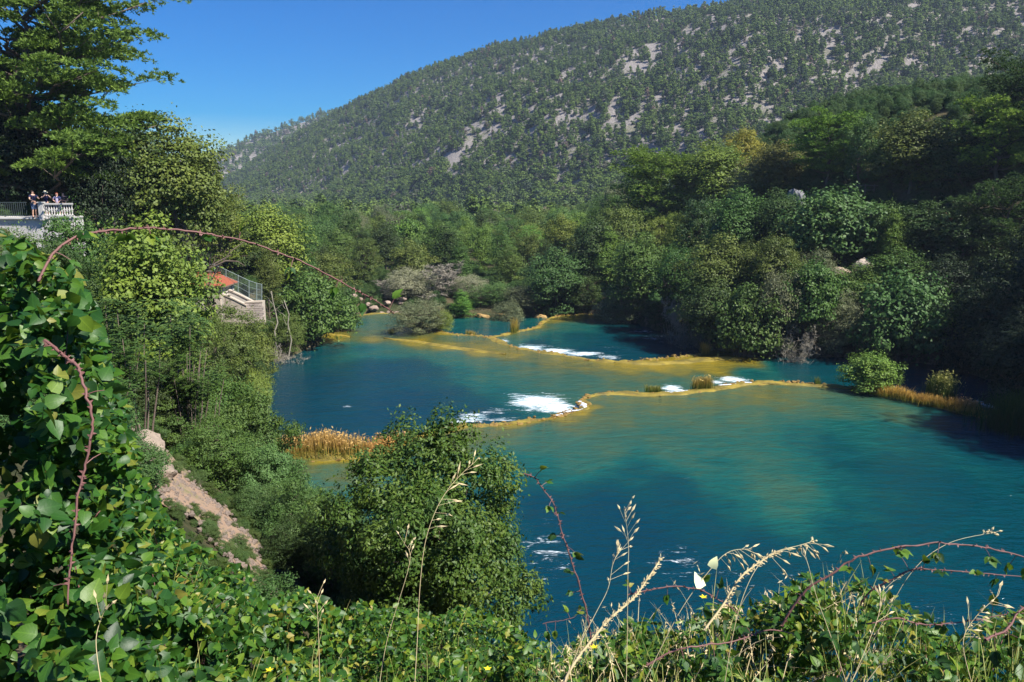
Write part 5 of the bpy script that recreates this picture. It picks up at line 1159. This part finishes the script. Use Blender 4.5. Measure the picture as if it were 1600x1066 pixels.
    if holds:
        hw = np.mean([h_[3] + h_[1] * .03 for h_ in hands], 0) if holds == 'both' else hands[1][3] + hands[1][1] * .03
        q = MB(); q.box((0, 0, 0), (.15, .035, .085)); q.box((0, -.035, 0), (.06, .05, .06)); c_ = q.build('camera_in_hands', M_IRON, None); M4 = Matrix.Translation(loc) @ Matrix.Rotation(rz, 4, 'Z') @ Matrix.Scale(s, 4); c_.matrix_world = M4 @ Matrix.Translation(Vector(hw)); c_.name = 'compact_camera'; tag(c_, 'small dark camera held up by ' + holds_who, 'camera')
    return e
holds_who = 'the woman in the straw hat'
xm = PY(55, 340, 53.85); person((xm[0], 53.85, ZT), -.9 + math.pi * .0 + 1.9, 'standing man in dark navy t-shirt and denim shorts leaning beside the iron railing', [((-.3, -.12, 1.2), (-.16, -.3, 1.08)), ((.27, -.18, 1.22), (.12, -.4, 1.25))], (.02, .022, .06), (.09, .13, .22), h=1.78)
xw = PY(74.5, 340, 55.0); person((xw[0], 55.0, ZT + .02), .7, 'woman in cream straw hat and navy top raising a camera behind the balustrade', [((-.3, -.2, 1.3), (-.07, -.33, 1.52)), ((.3, -.2, 1.3), (.07, -.33, 1.52))], (.015, .018, .06), (.03, .03, .05), skin=(.6, .38, .28), hat=(.8, .72, .5), holds='both', long_hair=True, h=1.7, female=True)
xw = PY(92, 340, 55.2); person((xw[0], 55.2, ZT + .02), .5, 'red haired woman in pale blue and pink top leaning on the balustrade', [((-.26, -.18, 1.2), (-.12, -.38, 1.1)), ((.26, -.18, 1.2), (.12, -.38, 1.1))], (.45, .4, .55), (.06, .07, .15), skin=(.62, .36, .27), hair=(.25, .06, .03), long_hair=True, h=1.62, female=True)
xw = PY(102, 340, 55.8); person((xw[0], 55.8, ZT + .02), .9, 'person in dark clothes half hidden at the right end of the balustrade', [((-.26, -.16, 1.2), (-.1, -.34, 1.16)), ((.26, -.16, 1.2), (.1, -.34, 1.16))], (.02, .02, .03), (.03, .03, .04), skin=(.5, .28, .2), h=1.64)
# ------------------------------------------------------------ foreground thicket: sheet of leaves over the edge of the slope
def leaf_template(n=5, w=.55, serr=0.0, fold=.12, bend=.18, heart=0.0):
    t = np.linspace(0, 1, n + 1); prof = np.sin(np.pi * np.clip(t, 0, 1) ** (.72)) ** .8 * w * .5; prof[0] = .03; prof[-1] = 0
    if heart: prof[1] *= 1 + heart
    mid = np.stack([0 * t, t - (heart * .0), -bend * t * t], 1); V = [*mid]
    for s in (-1, 1):
        for i in range(1, n):
            V.append((s * prof[i] * (1 + (serr if i % 2 else -serr)), t[i] - .05, -bend * t[i] ** 2 + fold * prof[i] * 2))
    V = np.array(V); L0 = n + 1; F3 = []; F4 = []
    for s_, off in ((-1, L0), (1, L0 + n - 1)):
        F3.append([0, 1, off][::(1 if s_ > 0 else -1)]); F3.append([n, n - 1, off + n - 2][::(-1 if s_ > 0 else 1)])
        for i in range(1, n - 1): q = [i, i + 1, off + i, off + i - 1]; F4.append(q if s_ > 0 else q[::-1])
    return V, np.array(F3), np.array(F4)
TPL = {'vine': leaf_template(6, .74, .0, .14, .22, .25), 'bramble': leaf_template(8, .66, .1, .16, .15), 'herb': leaf_template(5, .42, 0, .14, .3), 'lance': leaf_template(5, .24, 0, .14, .35)}
k = N('foreground_leaf'); t = k.attr('tint'); oi = k.n('ShaderNodeObjectInfo'); r = k.math('FRACT', k.math('ADD', k.math('MULTIPLY', t, 1.0), oi.outputs['Random']))
c = k.ramp(r, [(0, (.016, .05, .013)), (.3, (.03, .095, .017)), (.6, (.06, .15, .018)), (.82, (.12, .22, .022)), (.93, (.22, .28, .03)), (1.0, (.34, .27, .06))])
g = k.noise(35, 3, .6, k.objc()); c = k.mix(k.math('MULTIPLY', g, .35), c, (.02, .06, .012)); c = k.mix(1.0, c, oi.outputs['Color'], 'MULTIPLY')
ax = k.math('ABSOLUTE', k.attr('lx'), 0); vn = k.math('SINE', k.math('MULTIPLY', k.math('SUBTRACT', k.attr('ly'), k.math('MULTIPLY', ax, .9)), 46.0), 0)
vein = k.math('MAXIMUM', k.ramp(ax, [(.008, (1, 1, 1)), (.03, (0, 0, 0))]), k.ramp(vn, [(.8, (0, 0, 0)), (1.0, (.6, .6, .6))])); c = k.mix(k.math('MULTIPLY', vein, .5), c, k.mix(1.0, c, (1.9, 1.7, 1.6), 'MULTIPLY'))
spot = k.noise(9, 3, .6, k.pos()); c = k.mix(k.ramp(spot, [(.68, (0, 0, 0)), (.74, (.8, .8, .8))]), c, (.12, .075, .025))
p = k.pbr(c, .45, .35, k.bump(k.noise(120, 2, .5, k.objc()), .25, .002)); tr = k.n('ShaderNodeBsdfTranslucent'); k.inp(tr, 'Color', k.mix(.35, c, (.2, .3, .02)))
mx = k.n('ShaderNodeMixShader'); k.inp(mx, 0, .3); k.t.links.new(p, mx.inputs[1]); k.t.links.new(tr.outputs[0], mx.inputs[2]); M_FG = k.end(mx.outputs[0])
STPL = {'vine': leaf_template(5, .78, .0, .14, .22, .0), 'bramble': leaf_template(3, .7, 0, .16, .15), 'herb': leaf_template(3, .42, 0, .14, .3), 'lance': leaf_template(3, .2, 0, .14, .35)}
LM = {}
for nm, (V, F3, F4) in TPL.items():
    for q in range(3):
        V2 = V.copy(); V2[:, 2] += (.05 * q - .05) * np.sin(V[:, 1] * 4) + .04 * V[:, 0] * (q - 1); V2[:, 0] += .06 * (q - 1) * V[:, 1] ** 2
        m = make_mesh(nm + '_leaf', V2, [F3, F4], {'lx': V[:, 0], 'ly': V[:, 1]}, True); m.materials.append(M_FG); LM[nm, q] = m
def frames(n, rng, up=.75, toward=.35, rnd=.5, droop=.35):
    Nn = unit(np.array([.15, -toward, up]) + rnd * rng.normal(size=(n, 3)))
    T = rng.normal(size=(n, 3)); T[:, 2] -= droop; T = unit(T - Nn * (T * Nn).sum(1)[:, None]); B = np.cross(T, Nn)
    return B, T, Nn
def leaves_stuff(kind, C, sz, rng, **kw):
    V, F3, F4 = STPL[kind]; n = len(C); B, T, Nn = frames(n, rng, **kw); s = sz[:, None, None]
    W = C[:, None] + s * (V[None, :, 0:1] * B[:, None] + V[None, :, 1:2] * T[:, None] + V[None, :, 2:3] * Nn[:, None]); k_ = len(V); o = np.arange(n)[:, None, None] * k_
    return W.reshape(-1, 3), (F3[None] + o).reshape(-1, 3), (F4[None] + o).reshape(-1, 4), np.repeat(rng.random(n), k_), np.tile(V[:, 0], n), np.tile(V[:, 1], n)
TOPX = np.array([-300, -150, 0, 60, 110, 150, 185, 215, 260, 330, 400, 470, 540, 620, 700, 780, 850, 900, 960, 1040, 1120, 1200, 1280, 1350, 1420, 1500, 1560, 1650, 1900], float)
TOPY = np.array([330, 345, 362, 380, 430, 510, 620, 728, 806, 866, 918, 938, 948, 955, 950, 972, 1010, 1000, 985, 970, 955, 930, 905, 918, 955, 985, 960, 930, 920], float)
DTOP = np.interp(TOPX, [-300, 0, 150, 215, 330, 470, 620, 780, 900, 1200, 1500, 1900], [2.7, 2.9, 3.1, 3.5, 4.2, 5.2, 5.2, 4.6, 3.4, 3.0, 2.8, 2.8])
def sheet(px, v, dj):
    yt = np.interp(px, TOPX, TOPY) + (fbm(px / 38, px * 0, 61, 3) - .5) * 46; dt = np.interp(px, TOPX, DTOP); db = np.interp(px, [-300, 0, 200, 500, 800, 1900], [1.6, 1.65, 1.8, 2.0, 1.95, 1.8])
    py = yt + (1230 - yt) * v; d = dt + (db - dt) * np.clip(v * 1.05, 0, 1) ** .8
    lump = (fbm(px / 70, py / 45, 71, 3) - .5) * .55 * d; return PY(px, py, np.maximum(d + lump, 1.45) * (1 + dj))
def thicket(name, label, x0, x1, kinds, nind, nstuff, size, seed, color, cat='bush', stems=14, vmin=0.0):
    rng = np.random.default_rng(seed); base = PY((x0 + x1) / 2, 1180, 2.3); base[2] = gz(base[0], base[1]); e = thing(name, tuple(base), label, cat)
    px = rng.uniform(x0 - 25, x1 + 25, nind); v = rng.random(nind) ** 1.15 * .78; C = sheet(px, v, rng.uniform(-.05, .08, nind)) - base
    B, T, Nn = frames(nind, rng)
    for i in range(nind):
        kd = kinds[int(rng.integers(0, len(kinds)))]; s = size * rng.uniform(.6, 1.35) * (1.0 if kd in ('vine', 'bramble') else 1.15)
        o = obj('leaf', LM[kd, int(rng.integers(0, 3))], None, e); M = Matrix.Identity(4)
        for r_ in range(3): M[r_][0] = B[i][r_] * s; M[r_][1] = T[i][r_] * s; M[r_][2] = Nn[i][r_] * s; M[r_][3] = C[i][r_]
        o.matrix_local = M; o.color = (*color, 1)
    for li, kd in enumerate(kinds):
        n = nstuff // len(kinds); px = rng.uniform(x0 - 40, x1 + 40, n); v = rng.random(n) ** (1.1 if x0 < 700 else .8) * .97; dj = rng.random(n) ** 1.5 * .42 - .02
        keep = fbm(px / 30, v * 22, 83, 3) > .4; px, v, dj = px[keep], v[keep], dj[keep]; n = len(px); C = sheet(px, v, dj) - base; sz = size * .95 * np.exp(np.clip(rng.normal(size=n) * .4, -.9, .5))
        V, F3, F4, T, LX, LY = leaves_stuff(kd, C, sz, rng, rnd=.8); o = obj('foliage', make_mesh('foliage', V, [F3, F4], {'tint': T, 'lx': LX, 'ly': LY}), M_FG, e); o['kind'] = 'stuff'; o.color = (*[c_ * .9 for c_ in color], 1)
    mb = MB()
    for q in range(max(4, stems // 3)):
        p0 = rng.uniform(x0, x1); p1 = p0 + rng.normal() * 90; s_ = np.linspace(0, 1, 9); L = sheet(p0 + (p1 - p0) * s_ + rng.normal() * 40 * np.sin(s_ * 3.1), .9 - .8 * s_, .04 + 0 * s_) - base; L = catmull(L, 4); mb.tube(L, np.linspace(.003, .0012, len(L)), 5)
    o = mb.build('stem', M_CANE, e, True); o['kind'] = 'stuff'; return e
k = N('bramble_cane'); g = k.noise(14, 3, .6, k.objc()); M_CANE = k.end(k.pbr(k.mix(g, (.09, .035, .035), (.24, .12, .1)), .6, .3))
k = N('dry_stalk'); g = k.noise(10, 3, .6, k.objc()); M_DRY = k.end(k.pbr(k.mix(g, (.42, .33, .16), (.6, .5, .3)), .75, .2))
k = N('green_blade'); t = k.attr('tint'); M_BLADE = k.end(k.pbr(k.ramp(t, [(0, (.05, .1, .015)), (.6, (.14, .19, .03)), (1, (.34, .3, .1))]), .55, .3))
k = N('pale_petal'); M_PET = k.end(k.pbr((.75, .78, .42), .6, .2)); k = N('yellow_petal'); M_YEL = k.end(k.pbr((.8, .62, .02), .6, .2))
thicket('climbing_vine', 'wall of large heart shaped vine leaves at the left edge', -260, 120, ['vine'], 290, 15000, 0.043, 1, (.72, .88, .8), 'vine', 20)
thicket('climbing_vine', 'mass of dark vine leaves below the arching purple cane', 90, 300, ['vine', 'bramble'], 290, 15000, .041, 2, (.75, .9, .8), 'vine', 16)
thicket('bramble_thicket', 'leafy bramble thicket below the dirt path', 280, 520, ['bramble', 'vine'], 290, 17000, .041, 3, (1, 1.05, .95), 'bramble', 16)
thicket('bramble_thicket', 'leafy bramble thicket right below the big round bush', 500, 780, ['bramble', 'herb'], 290, 17000, .037, 4, (1.05, 1.05, .9), 'bramble', 16)
thicket('bramble_thicket', 'mixed bramble and herb thicket at the bottom centre', 760, 1000, ['bramble', 'herb', 'lance'], 290, 14000, .036, 5, (1.1, 1.08, .9), 'bramble', 14)
thicket('bramble_thicket', 'bramble thicket with dry grass left of the arching pink cane', 980, 1260, ['bramble', 'herb', 'lance'], 290, 15000, .035, 6, (1.1, 1.05, .9), 'bramble', 16)
thicket('bramble_thicket', 'sparse bramble thicket in the bottom right corner', 1240, 1860, ['bramble', 'herb', 'lance'], 295, 22000, .036, 7, (1.05, 1.05, .9), 'bramble', 22)
# arching canes with thorns and three-fingered leaves
def cane(pts, d0, d1, r, label, seed, nl=10, lsize=.035, name='bramble_cane', mat=None, thorns=True, skip=0, kd='bramble'):
    rng = np.random.default_rng(seed); m = len(pts); dd = np.linspace(d0, d1, m); W = np.array([PY(x, y, d_) for (x, y), d_ in zip(pts, dd)]); L = catmull(W, 7); n = len(L); o0 = L[0].copy(); L = L - o0
    L = L + np.cumsum(rng.normal(size=L.shape) * .0016, 0) * np.sin(np.linspace(0, np.pi, n))[:, None]
    e = thing(name, tuple(o0), label, 'bramble'); r = r * .78; mb = MB(); mb.tube(L, np.linspace(r, r * .45, n), 7); mb.build('stem', mat or M_CANE, e, True)
    if thorns:
        mb = MB()
        for q in range(int(n * 1.1)):
            f = rng.uniform(0, n - 1.01); i = int(f); c_ = L[i] + (L[i + 1] - L[i]) * (f - i); d = unit(np.cross(L[i + 1] - L[i], rng.normal(size=3))); ax = unit(L[i + 1] - L[i]); V = [c_ + ax * .0035, c_ - ax * .0035, c_ + np.cross(ax, d) * .002, c_ + d * (r + .006) - ax * .002]
            mb.add(V, F3=[[0, 2, 3], [2, 1, 3], [1, 0, 3]])
        o = mb.build('thorn', mat or M_CANE, e); o['kind'] = 'stuff'
    for q in range(nl):
        f = (q + .5 + rng.uniform(-.3, .3)) / nl * (n - 2) * (1 - skip) + skip * n * .5; i = int(np.clip(f, 0, n - 2)); c_ = L[i]; ax = unit(L[i + 1] - L[i]); d = unit(np.cross(ax, rng.normal(size=3)) + [0, 0, rng.uniform(-.4, .5)]); tip = c_ + d * rng.uniform(.02, .04)
        mb = MB(); mb.tube([c_, (c_ + tip) / 2 + [0, 0, .002], tip], [.0012, .001, .0008], 4, cap=False); mb.build('leaf_stalk', mat or M_CANE, e)
        for j, an in enumerate((-1.0, 0, 1.0)):
            T = unit(d * math.cos(an) + np.cross(d, [0, 0, 1.0]) * math.sin(an) + np.array([0, 0, -.15])); Nn = unit(np.cross(np.cross(T, [0, 0, 1.0]), T) + rng.normal(size=3) * .4); B = unit(np.cross(T, Nn)); Nn = np.cross(B, T); s = lsize * rng.uniform(.75, 1.25) * (1.15 if j == 1 else .9)
            o = obj('leaf', LM[kd, int(rng.integers(0, 3))], None, e); M = Matrix.Identity(4)
            for r_ in range(3): M[r_][0] = B[r_] * s; M[r_][1] = T[r_] * s; M[r_][2] = Nn[r_] * s; M[r_][3] = tip[r_]
            o.matrix_local = M; o.color = (1, 1, .95, 1)
    return e
cane([(60, 440), (78, 405), (100, 383), (130, 367), (165, 358), (210, 351), (260, 348), (310, 350), (370, 360), (430, 380), (490, 408), (540, 435), (575, 455), (602, 475), (615, 490)], 1.75, 2.3, .0042, 'long arching bramble cane crossing in front of the tiled roof', 1, 11, .03)
cane([(70, 532), (85, 543), (110, 565), (130, 585), (142, 612), (152, 642), (150, 685), (138, 740), (127, 790), (118, 850), (110, 900), (106, 945)], 1.5, 1.3, .0042, 'thick purple cane hanging down over the vine leaves', 2, 4, .035)
cane([(925, 1010), (918, 970), (908, 925), (900, 888), (888, 850), (880, 825), (868, 790), (850, 765), (838, 748), (818, 740)], 2.2, 2.2, .0034, 'slender upright bramble cane against the blue water', 3, 10, .026)
cane([(1222, 978), (1240, 945), (1262, 915), (1300, 888), (1340, 865), (1390, 853), (1450, 848), (1510, 850), (1560, 860), (1610, 876), (1680, 905)], 1.9, 1.9, .0042, 'arching pink bramble cane above the bottom right corner', 4, 10, .03)
cane([(1345, 942), (1365, 920), (1395, 903), (1430, 888), (1470, 884), (1520, 886), (1570, 893), (1640, 905)], 2.1, 2.0, .0034, 'thinner dark bramble cane below the arching pink one', 5, 10, .028)
cane([(980, 930), (1010, 924), (1050, 921), (1090, 926), (1120, 938), (1150, 955), (1170, 980)], 2.1, 2.1, .003, 'short horizontal cane in front of the white water flecks', 6, 5, .026)
cane([(1540, 1000), (1565, 985), (1590, 963), (1620, 940), (1660, 915)], 1.6, 1.7, .004, 'short thick pink cane at the right edge', 7, 4, .034)
cane([(1010, 1040), (1050, 1018), (1100, 1005), (1150, 997), (1200, 985), (1240, 990)], 1.9, 2.0, .0035, 'brown cane lying across the bottom thicket', 8, 5, .028)
cane([(1355, 975), (1400, 968), (1450, 978), (1500, 972), (1560, 962), (1610, 958)], 2.0, 2.0, .003, 'dark cane tangled right of the centre in the bottom right', 9, 8, .028)
cane([(848, 975), (870, 968), (895, 963), (905, 950)], 2.6, 2.6, .002, 'little leafy twig poking over the water right of the big bush', 10, 4, .03, thorns=False)
# dry grass stalks with seed heads
def stalk(pts, d0, label, seed, heads=10, hl=.03, r=.0011, start=.6, mat=None, spread=.05, hw=.0035, grp=None, arch=0):
    rng = np.random.default_rng(seed); W = np.array([PY(x, y, d0 * (1 + .02 * i)) for i, (x, y) in enumerate(pts)]); L = catmull(W, 6); o0 = L[0].copy(); L = L - o0; n = len(L)
    e = thing('grass_stalk', tuple(o0), label, 'grass stalk', grp); mb = MB(); mb.tube(L, np.linspace(r, r * .45, n), 5); mb.build('stem', mat or M_DRY, e, True); mb = MB()
    for q in range(heads):
        f = (start + (1 - start) * (q + 1) / heads) * (n - 1); i = min(int(f), n - 2); c_ = L[i] + (L[i + 1] - L[i]) * (f - i); ax = unit(L[-1] - L[max(0, n - 8)]); sd = rng.normal(size=3); sd = unit(sd - ax * sd.dot(ax)) * (1 if q % 2 else -1)
        d = unit(ax + sd * rng.uniform(.3, 1.0) + np.array([0, 0, -arch])); b = c_ + d * rng.uniform(.2, 1) * spread; ln = hl * rng.uniform(.7, 1.3); t = b + unit(d + [0, 0, -.35 * rng.random()]) * ln
        mb.tube([c_, b], r * .4, 3, cap=False); u = unit(np.cross(t - b, rng.normal(size=3))) * hw; w_ = unit(np.cross(t - b, u)) * hw; m = b + (t - b) * .4
        mb.add([b, m + u, m + w_, m - u, m - w_, t], F3=[[0, 1, 2], [0, 2, 3], [0, 3, 4], [0, 4, 1], [5, 2, 1], [5, 3, 2], [5, 4, 3], [5, 1, 4]])
    mb.build('seed_head', mat or M_DRY, e)
    return e
stalk([(648, 1070), (652, 1000), (656, 920), (664, 850), (680, 800), (700, 765), (722, 740), (742, 722)], 2.0, 'tall thin grass stalk with golden seed heads in front of the big round bush', 1, 14, .035, start=.45)
stalk([(978, 1080), (980, 1000), (981, 900), (982, 850), (976, 800)], 1.9, 'upright oat stalk standing alone against the blue water', 2, 12, .022, start=.72)
stalk([(880, 1080), (905, 1010), (930, 960), (950, 920), (958, 880), (970, 860)], 1.9, 'oat stalk with drooping heads left of the thick dry stem', 3, 12, .022, start=.6)
stalk([(1000, 1080), (1060, 960), (1110, 890), (1140, 862), (1175, 858)], 1.8, 'bent oat stalk with hanging seed heads left of centre right', 4, 16, .025, start=.6, arch=.6)
stalk([(1130, 1080), (1150, 970), (1175, 900), (1205, 866), (1250, 852), (1270, 846)], 1.8, 'drooping golden oat head above the bottom thicket', 5, 24, .026, start=.55, arch=.6)
stalk([(1320, 1085), (1360, 1010), (1420, 900), (1480, 850), (1555, 832)], 2.0, 'long slanting grass stalk crossing the arching pink cane', 6, 9, .012, start=.9, spread=.012)
stalk([(1330, 1090), (1300, 1000), (1275, 930), (1262, 880), (1253, 865)], 1.8, 'pale thin stalk leaning left beside the arching pink cane', 7, 3, .02)
stalk([(1320, 1090), (1350, 1020), (1370, 970), (1380, 930)], 1.7, 'short pale grass stalk in the bottom right', 8, 8, .025)
stalk([(160, 1080), (150, 1000), (165, 950)], 1.4, 'short green grass stalk at the bottom left', 9, 5, .02)
stalk([(500, 1090), (498, 1000), (495, 935)], 2.1, 'short grass stalk below the shrubs left of the big bush', 10, 7, .02)
stalk([(590, 1090), (605, 1000), (640, 880), (632, 850)], 2.1, 'thin stalk close to the tall golden seed heads', 11, 6, .018)
stalk([(1525, 1090), (1505, 1010), (1520, 970), (1560, 930)], 1.7, 'golden oat stalk at the right of the bottom corner', 12, 18, .024, start=.4, arch=.4)
# thick dry bristly stems
for i, (pts, lb, r) in enumerate([([(870, 1090), (895, 1040), (925, 1000), (955, 965), (990, 935), (1015, 900), (1032, 874)], 'thick bristly straw coloured stem rising over the water', .0045), ([(1100, 985), (1130, 945), (1155, 905), (1185, 880), (1215, 862)], 'second bristly straw stem bending under the drooping oats', .0035)]):
    stalk(pts, 1.9, lb, 30 + i, 110, .011, r, start=.12, spread=.009, hw=.0022)
# bindweed like pale flowers and small yellow ones
for i, (x, y, s_, lb) in enumerate([(1095, 920, 13, 'large pale cream leaf bract among the bottom brambles'), (1112, 888, 10, 'small pale cream leaf bract above the large one'), (1152, 934, 11, 'pale cream leaf bract right of the large one')]):
    q = PY(x, y, 1.85); o = obj('pale_leaf', LM['vine', i].copy(), None, None, tuple(q)); o.data.materials.clear(); o.data.materials.append(M_PET); s = s_ / FPX * 1.85 * 2.2; o.scale = (s, s, s); o.rotation_euler = (1.2 + i * .3, .3 * i, .5 - i); tag(o, lb, 'leaf')
for i, (x, y, lb) in enumerate([(1099, 934, 'tiny yellow flower beside the large cream bract'), (928, 1012, 'tiny yellow flower at the foot of the bristly stem'), (421, 1048, 'tiny yellow flower near the bottom left'), (762, 1046, 'yellow flower at the bottom below the big bush')]):
    q = PY(x, y, 1.8); e = thing('flower', tuple(q), lb, 'flower'); 
    for j in range(5):
        o = obj('petal', LM['herb', 0].copy() if j == 0 else pm, None, e); 
        if j == 0: pm = o.data; pm.materials.clear(); pm.materials.append(M_YEL)
        o.scale = (.013, .011, .012); o.rotation_euler = (.6, 0, j * 1.257)
# loose grass blades over the thicket
rng = np.random.default_rng(55); n = 3600; px = np.r_[rng.uniform(820, 1700, int(n * .72)), rng.uniform(260, 860, n - int(n * .72))]; v = rng.random(n) * .8
B = sheet(px, .15 + v * .8, rng.uniform(0, .2, n)); V, F, T = blades(B - [0, 0, .08], rng.uniform(.1, .32, n), rng, .0034, .75, 0, 1.0)
tag(obj('grass', make_mesh('grass', V, [F], {'tint': T}), M_BLADE), 'thin green and straw grass blades growing through the brambles', kind='stuff')

n = 420; px = rng.uniform(860, 1350, n); v = rng.random(n) * .6; B = sheet(px, .05 + v, rng.uniform(0, .15, n)); V, F, T = blades(B - [0, 0, .1], rng.uniform(.14, .29, n), rng, .0038, 1.1, .7, 1.1)
k2 = rng.integers(0, n, 2600); f2 = rng.uniform(.0, .8, 2600); VV = V.reshape(n, 8, 3); C = VV[k2, 4] * (1 - f2[:, None]) + VV[k2, 6] * f2[:, None] + rng.normal(size=(2600, 3)) * .004
V2, F2, T2 = leaf_faces(C, rng.normal(size=(2600, 3)), .022, .0055, rng, np.full(2600, 1.0), .6)
tag(obj('dry_grass', make_mesh('dry_grass', np.vstack([V, V2]), [np.vstack([F, F2 + len(V)])], {'tint': np.r_[T, T2]}), M_DRY), 'tangle of straw coloured seeding grass over the bottom brambles', kind='stuff')
# ------------------------------------------------------------ haze
mb = MB(); mb.box((0, 0, 112), (5400, 5400, 290))
hz_o = mb.build('haze', None); m = bpy.data.materials.new('haze_air'); m.use_nodes = True; m.node_tree.nodes.clear()
o_ = m.node_tree.nodes.new('ShaderNodeOutputMaterial'); pv = m.node_tree.nodes.new('ShaderNodeVolumePrincipled')
pv.inputs['Color'].default_value = (.62, .76, 1, 1); pv.inputs['Density'].default_value = .00019; pv.inputs['Anisotropy'].default_value = .2
m.node_tree.links.new(pv.outputs[0], o_.inputs['Volume']); hz_o.data.materials.append(m); tag(hz_o, 'faint blue haze in the valley air', kind='stuff')
